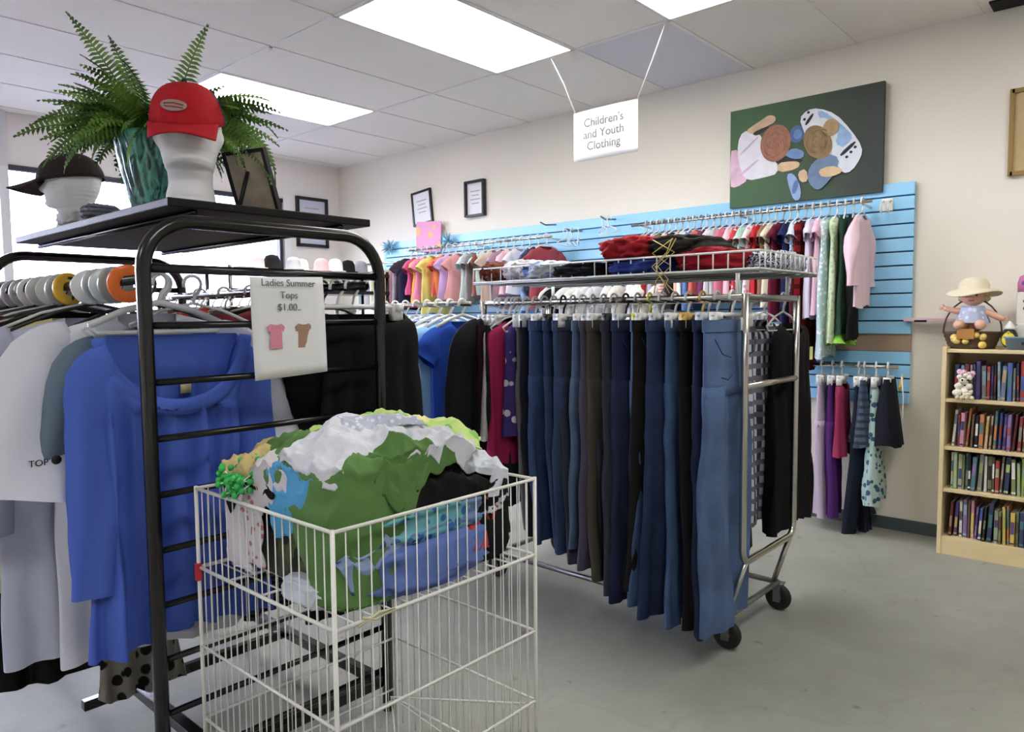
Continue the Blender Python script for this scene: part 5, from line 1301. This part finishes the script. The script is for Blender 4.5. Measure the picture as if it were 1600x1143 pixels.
# pink folded thing and stock beyond the left ladder end
lump('pink_pillow', (.62, 3.6, 1.30), (.34, .22, .16), fabric(236, 110, 170), 'hot pink cushion on the low table beyond the black rack', 'cushion', 44)
tb = thing('side_table', 'plain table beyond the black rack under the pink cushion', 'table', (.62, 3.6, 0))
MB().box((.62, 3.62, 1.285), (.7, .5, .03)).build('table_top', M_greymetal, tb, smooth=False)
for x in (.3, .94):
    for y in (3.4, 3.84): MB().tube([(x, y, 0), (x, y, 1.28)], .015, 8).build('leg', M_greymetal, tb)

# ================================================================== WHITE WIRE DUMP BASKET
WB = thing('wire_bin', 'white wire dump bin piled with clothes in the foreground', 'wire bin', (1.065, 1.42, 0))
BX0, BX1, BY0, BY1 = .772, 1.358, 1.145, 1.70
LV = [.840, .650, .457, .277, .085]
def panel(p0, p1, nw_):
    b = MB(); p0 = Vector(p0); p1 = Vector(p1)
    for z in LV: b.tube([(p0.x, p0.y, z), (p1.x, p1.y, z)], .0042 if z in (.84, .65) else .0034, 6)
    for i in range(1, nw_):
        q = p0.lerp(p1, i / nw_); b.tube([(q.x, q.y, .02), (q.x, q.y, .842)], .0015, 5)
    b.build('wire_panel', M_whitewire, WB)
cs = [(BX0, BY0, 0), (BX1, BY0, 0), (BX1, BY1, 0), (BX0, BY1, 0)]
for i in range(4): panel(cs[i], cs[(i + 1) % 4], 20 if i % 2 == 0 else 19)
for c in cs:
    MB().tube([(c[0], c[1], 0.0), (c[0], c[1], .845)], .0048, 8).build('corner_post', M_whitewire, WB)
b = MB()
for i in range(14):
    x = BX0 + (BX1 - BX0) * i / 13; b.tube([(x, BY0, .652), (x, BY1, .652)], .0022, 5)
for i in range(5):
    y = BY0 + (BY1 - BY0) * i / 4; b.tube([(BX0, y, .648), (BX1, y, .648)], .003, 5)
b.build('wire_shelf', M_whitewire, WB)
b = MB(); b.tube([(BX1 - .02, BY0 + .02, .27), (BX1 - .22, BY0 + .3, .27), (BX0 + .2, BY0 + .05, .12)], .003, 5); b.tube([(BX0, BY1, .12), (BX1, BY1, .12)], .003, 5)
b.tube([(BX1 - .22, BY0 + .3, .27), (BX1 - .1, BY0 + .02, .12)], .002, 5); b.build('loose_brace', M_whitewire, WB)
tag(MB().box((BX0 - .004, BY1 - .005, .64), (.012, .012, .04)).build('red_clip', plain('red_tape', rgb(200, 50, 60), .6), smooth=False), 'red tape on the left corner of the wire bin', 'tape')
tag(MB().tube([(BX0 + .06, BY0 - .006, .66), (BX0 + .09, BY0 - .008, .648), (BX0 + .14, BY0 - .006, .655), (BX0 + .10, BY0 - .007, .66), (BX0 + .05, BY0 - .006, .645)], .0025, 5).build('twisted_cord', plain('cream_cord', rgb(216, 206, 170), .7)), 'cream cord twisted round the near face of the wire bin', 'cord')

def base_h(x, y):
    u = (x - (BX0 + BX1) / 2) / ((BX1 - BX0) / 2); v = (y - (BY0 + BY1) / 2) / ((BY1 - BY0) / 2)
    return .812 + .085 * max(0, 1 - .55 * u * u - .45 * v * v) + .012 * nz(x * 6, y * 6, 3) + .020 * (1 - 2.2 * abs(nz(x * 11, y * 11, 7))) + .009 * (1 - 2.2 * abs(nz(x * 24, y * 24, 2)))
def z_w(seed): return (seed * .37) % 1
def drape(name, c, size, rz, mat, label, cat, seed, off=.01, amp=.03, fr=9.0, drop=.25, nu=90, nv=90, lift=0.0, edge=.25, solid=.003, lo=.69):
    """a crumpled sheet of cloth lying on the pile; what passes the wires hangs down inside them"""
    b = MB(); cr, sr = math.cos(rz), math.sin(rz); pad = .012
    def f(u, v):
        a = (u - .5) * size[0]; w = (v - .5) * size[1]
        sh_ = 1 + edge * nz(math.atan2(w, a + 1e-6) * 1.3, seed * 3.1, 0) * min(1, (abs(u - .5) + abs(v - .5)) * 1.6)
        a *= sh_; w *= sh_
        a += .02 * nz(a * 12, w * 12, seed); w += .02 * nz(a * 12, w * 12, seed + 9)
        x = c[0] + a * cr - w * sr; y = c[1] + a * sr + w * cr
        q = Vector((x * fr, y * fr, seed * 2.7))
        rdg = (1 - 2.2 * abs(noise.noise(q))) + .5 * (1 - 2.2 * abs(noise.noise(q * 2.1 + Vector((5, 0, 0))))) + .3 * (1 - 2.2 * abs(noise.noise(q * 4.3))) + .12 * noise.noise(q * 9)
        rdg = max(-.6, rdg)
        ex_ = 0.0
        x0, x1, y0_, y1_ = BX0 + pad, BX1 - pad, BY0 + pad, BY1 - pad
        mx_, my_ = (x0 + x1) / 2, (y0_ + y1_) / 2; hx, hy_ = (x1 - x0) / 2, (y1_ - y0_) / 2
        un, vn = (x - mx_) / hx, (y - my_) / hy_; rr_ = (abs(un) ** 7 + abs(vn) ** 7) ** (1 / 7.0)
        if rr_ > .97:
            kk = (.97 - .05 * abs(nz(x * 14, y * 14, seed + z_w(seed)))) / rr_; nx_, ny_ = mx_ + un * hx * kk, my_ + vn * hy_ * kk
            ex_ = math.hypot(x - nx_, y - ny_); x, y = nx_, ny_
        e2 = max(abs(u - .5), abs(v - .5)) * 2
        z = base_h(x, y) + off + lift * max(0, 1 - e2 ** 2) + amp * .42 * rdg * (.6 + .4 * (1 - e2)) - .012 * max(0, e2 - .75) * 4 - ex_ * 1.0
        return (x, y, max(lo, z))
    b.grid(f, nu, nv)
    o = b.build(name, mat, solid=solid, subsurf=0); return tag(o, label, cat, 'clothes heaped in the wire bin')
# lower filling resting on the wire shelf
def fill(name, c, s, mt, lab, cat, seed, layers=4): return lump(name, c, s, mt, lab, cat, seed, .16, 2.6, 'clothes heaped in the wire bin', layers=layers, nu=64, nv=30, e=.55)
fill('folded_jeans', (1.045, 1.26, .656), (.33, .20, .115), fabric(106, 128, 196), 'periwinkle blue cloth folded low at the near corner of the bin', 'jeans', 1, 6)
fill('patterned_blouse', (1.05, 1.265, .755), (.32, .19, .085), fabric(120, 190, 200, 'floral', (60, 110, 170), 1.2), 'turquoise patterned top in the middle layer of the bin', 'top', 2, 5)
fill('denim_shirt', (1.08, 1.27, .765), (.30, .20, .07), fabric(120, 146, 196), 'soft blue denim shirt above the turquoise top', 'shirt', 9, 3)
fill('black_trousers', (1.225, 1.29, .66), (.18, .22, .17), fabric(24, 24, 26), 'black trousers stuffed in the right side of the bin', 'trousers', 3, 3)
fill('grey_cardigan', (.935, 1.45, .66), (.19, .24, .12), fabric(86, 88, 84), 'dark grey green cardigan low at the left side of the bin', 'cardigan', 4, 3)
fill('olive_shirt', (.90, 1.36, .70), (.14, .20, .12), fabric(92, 96, 66, 'floral', (40, 44, 40), .8), 'olive camouflage shirt low at the left side', 'shirt', 5, 3)
fill('white_vest', (.87, 1.30, .654), (.16, .14, .05), fabric(220, 226, 240), 'white vest at the bottom of the near left side', 'vest', 6, 2)
fill('striped_shirt', (1.12, 1.50, .66), (.38, .34, .2), fabric(50, 48, 60), 'dark grey shirt forming the middle of the heap', 'shirt', 7, 3)
fill('navy_skirt', (.905, 1.60, .66), (.14, .14, .12), fabric(34, 36, 56), 'navy skirt in the back left corner of the bin', 'skirt', 8, 3)
drape('black_sweater', (1.18, 1.36), (.44, .52), .2, fabric(22, 22, 24), 'black sweater lying across the right of the heap', 'sweater', 1, off=-.01, amp=.022)
drape('black_blouse', (.93, 1.52), (.30, .30), .3, fabric(26, 26, 26), 'black blouse between tan cloth and green jacket', 'blouse', 2, off=.012, amp=.028, lo=.75)
drape('tan_cardigan', (.925, 1.63), (.34, .17), .35, fabric(206, 184, 128), 'tan yellow cardigan along the back left of the heap', 'cardigan', 3, off=.035, amp=.035)
drape('yellow_scarf', (.835, 1.66), (.14, .13), .2, fabric(230, 210, 150), 'pale yellow scarf bunched at the back left corner', 'scarf', 4, off=.035, amp=.035)
drape('white_slip', (.785, 1.62), (.50, .15), .0, fabric(232, 228, 238), 'white slip hanging down inside the left wires', 'slip', 5, off=.006, amp=.02, lo=.68)
drape('lace_top', (.785, 1.50), (.12, .42), 1.5, fabric(226, 222, 226, 'floral', (190, 120, 140), 2), 'white lace top with pink print against the left wires', 'top', 6, off=.0, amp=.02, lo=.70)
drape('olive_jumper', (1.05, 1.43), (.36, .24), -.3, fabric(122, 158, 84), 'olive green jumper under the lime floral shirt', 'jumper', 7, off=.045, amp=.028)
drape('lime_shirt', (1.12, 1.37), (.36, .17), -.55, fabric(200, 226, 140, 'floral', (136, 190, 100), .5, (232, 220, 160)), 'lime green floral shirt on top of the heap', 'shirt', 8, off=.07, amp=.036, fr=10)
gj = drape('green_jacket', (.85, 1.20), (.34, .84), -.55, fabric(98, 136, 78), 'moss green padded jacket spilling down the near corner of the heap', 'jacket', 9, off=.045, amp=.020, fr=8, lift=.03, lo=.665, edge=.15)
drape('green_sleeve', (.985, 1.215), (.20, .20), .3, fabric(92, 130, 72), 'darker moss green vest folded beside the green jacket', 'vest', 19, off=.058, amp=.020, fr=6, lift=.03, lo=.75)
drape('white_tee', (.92, 1.30), (.26, .18), .15, fabric(226, 228, 238), 'white tee laid over the green jacket', 't-shirt', 10, off=.085, amp=.024, fr=9, lift=.02)
drape('grey_white_top', (1.06, 1.235), (.26, .17), -.35, fabric(214, 216, 226), 'grey white top with loose sleeve right of the white tee', 'top', 11, off=.075, amp=.034, fr=11, lo=.84)
drape('grey_lace', (1.0, 1.31), (.18, .08), -.4, fabric(196, 200, 220, 'floral', (230, 230, 240), 2.5), 'silvery lace strip between the two white tops', 'lace top', 17, off=.105, amp=.02)
drape('sun_hat_cloth', (.80, 1.42), (.17, .15), .3, fabric(222, 214, 220), 'pinkish white cotton hat at the left side of the heap', 'hat', 12, off=.045, amp=.03, fr=10, lo=.74)
drape('blue_swimsuit', (.80, 1.325), (.26, .17), .2, fabric(92, 170, 220, 'floral', (44, 96, 150), .5), 'bright blue swimsuit with white straps near the bin\'s left rim', 'swimsuit', 13, off=.05, amp=.034, fr=11, lo=.73)
drape('white_strap_top', (1.27, 1.21), (.24, .085), -1.25, fabric(222, 226, 238), 'white strappy top hooked over the right rim of the bin', 'top', 14, off=.02, amp=.018, fr=10, lo=.78)
drape('red_strap_top', (1.21, 1.16), (.10, .20), .1, fabric(204, 70, 66), 'red strap top pressed behind the right wires', 'top', 15, off=-.06, amp=.02, lo=.70)
drape('floral_blouse', (.90, 1.18), (.20, .14), -.2, fabric(150, 170, 210, 'floral', (70, 80, 120), 1), 'blue grey blouse pressed against the near left wires', 'blouse', 16, off=-.09, amp=.02, lo=.68)
# beads
t = thing('bead_garland', 'bright green plastic bead garland at the left rim of the heap', 'beads', (.79, 1.53, .86))
rnd = random.Random(12); pts = []
for i in range(110):
    a = i * .42; pts.append(Vector((.805 + .038 * math.sin(a * 1.13) + .012 * math.sin(a * 3.1), 1.53 + .05 * math.cos(a * .87), .875 + .03 * math.sin(a * .6) - .02 * math.cos(a * 1.7))))
b = MB()
for p in pts: b.ball(p, .0075, 8, 6)
b.build('beads', plain('green_bead', rgb(60, 186, 90), .25), t)
b = MB(); b.tube(pts, .0015, 4); b.build('string', M_white, t)
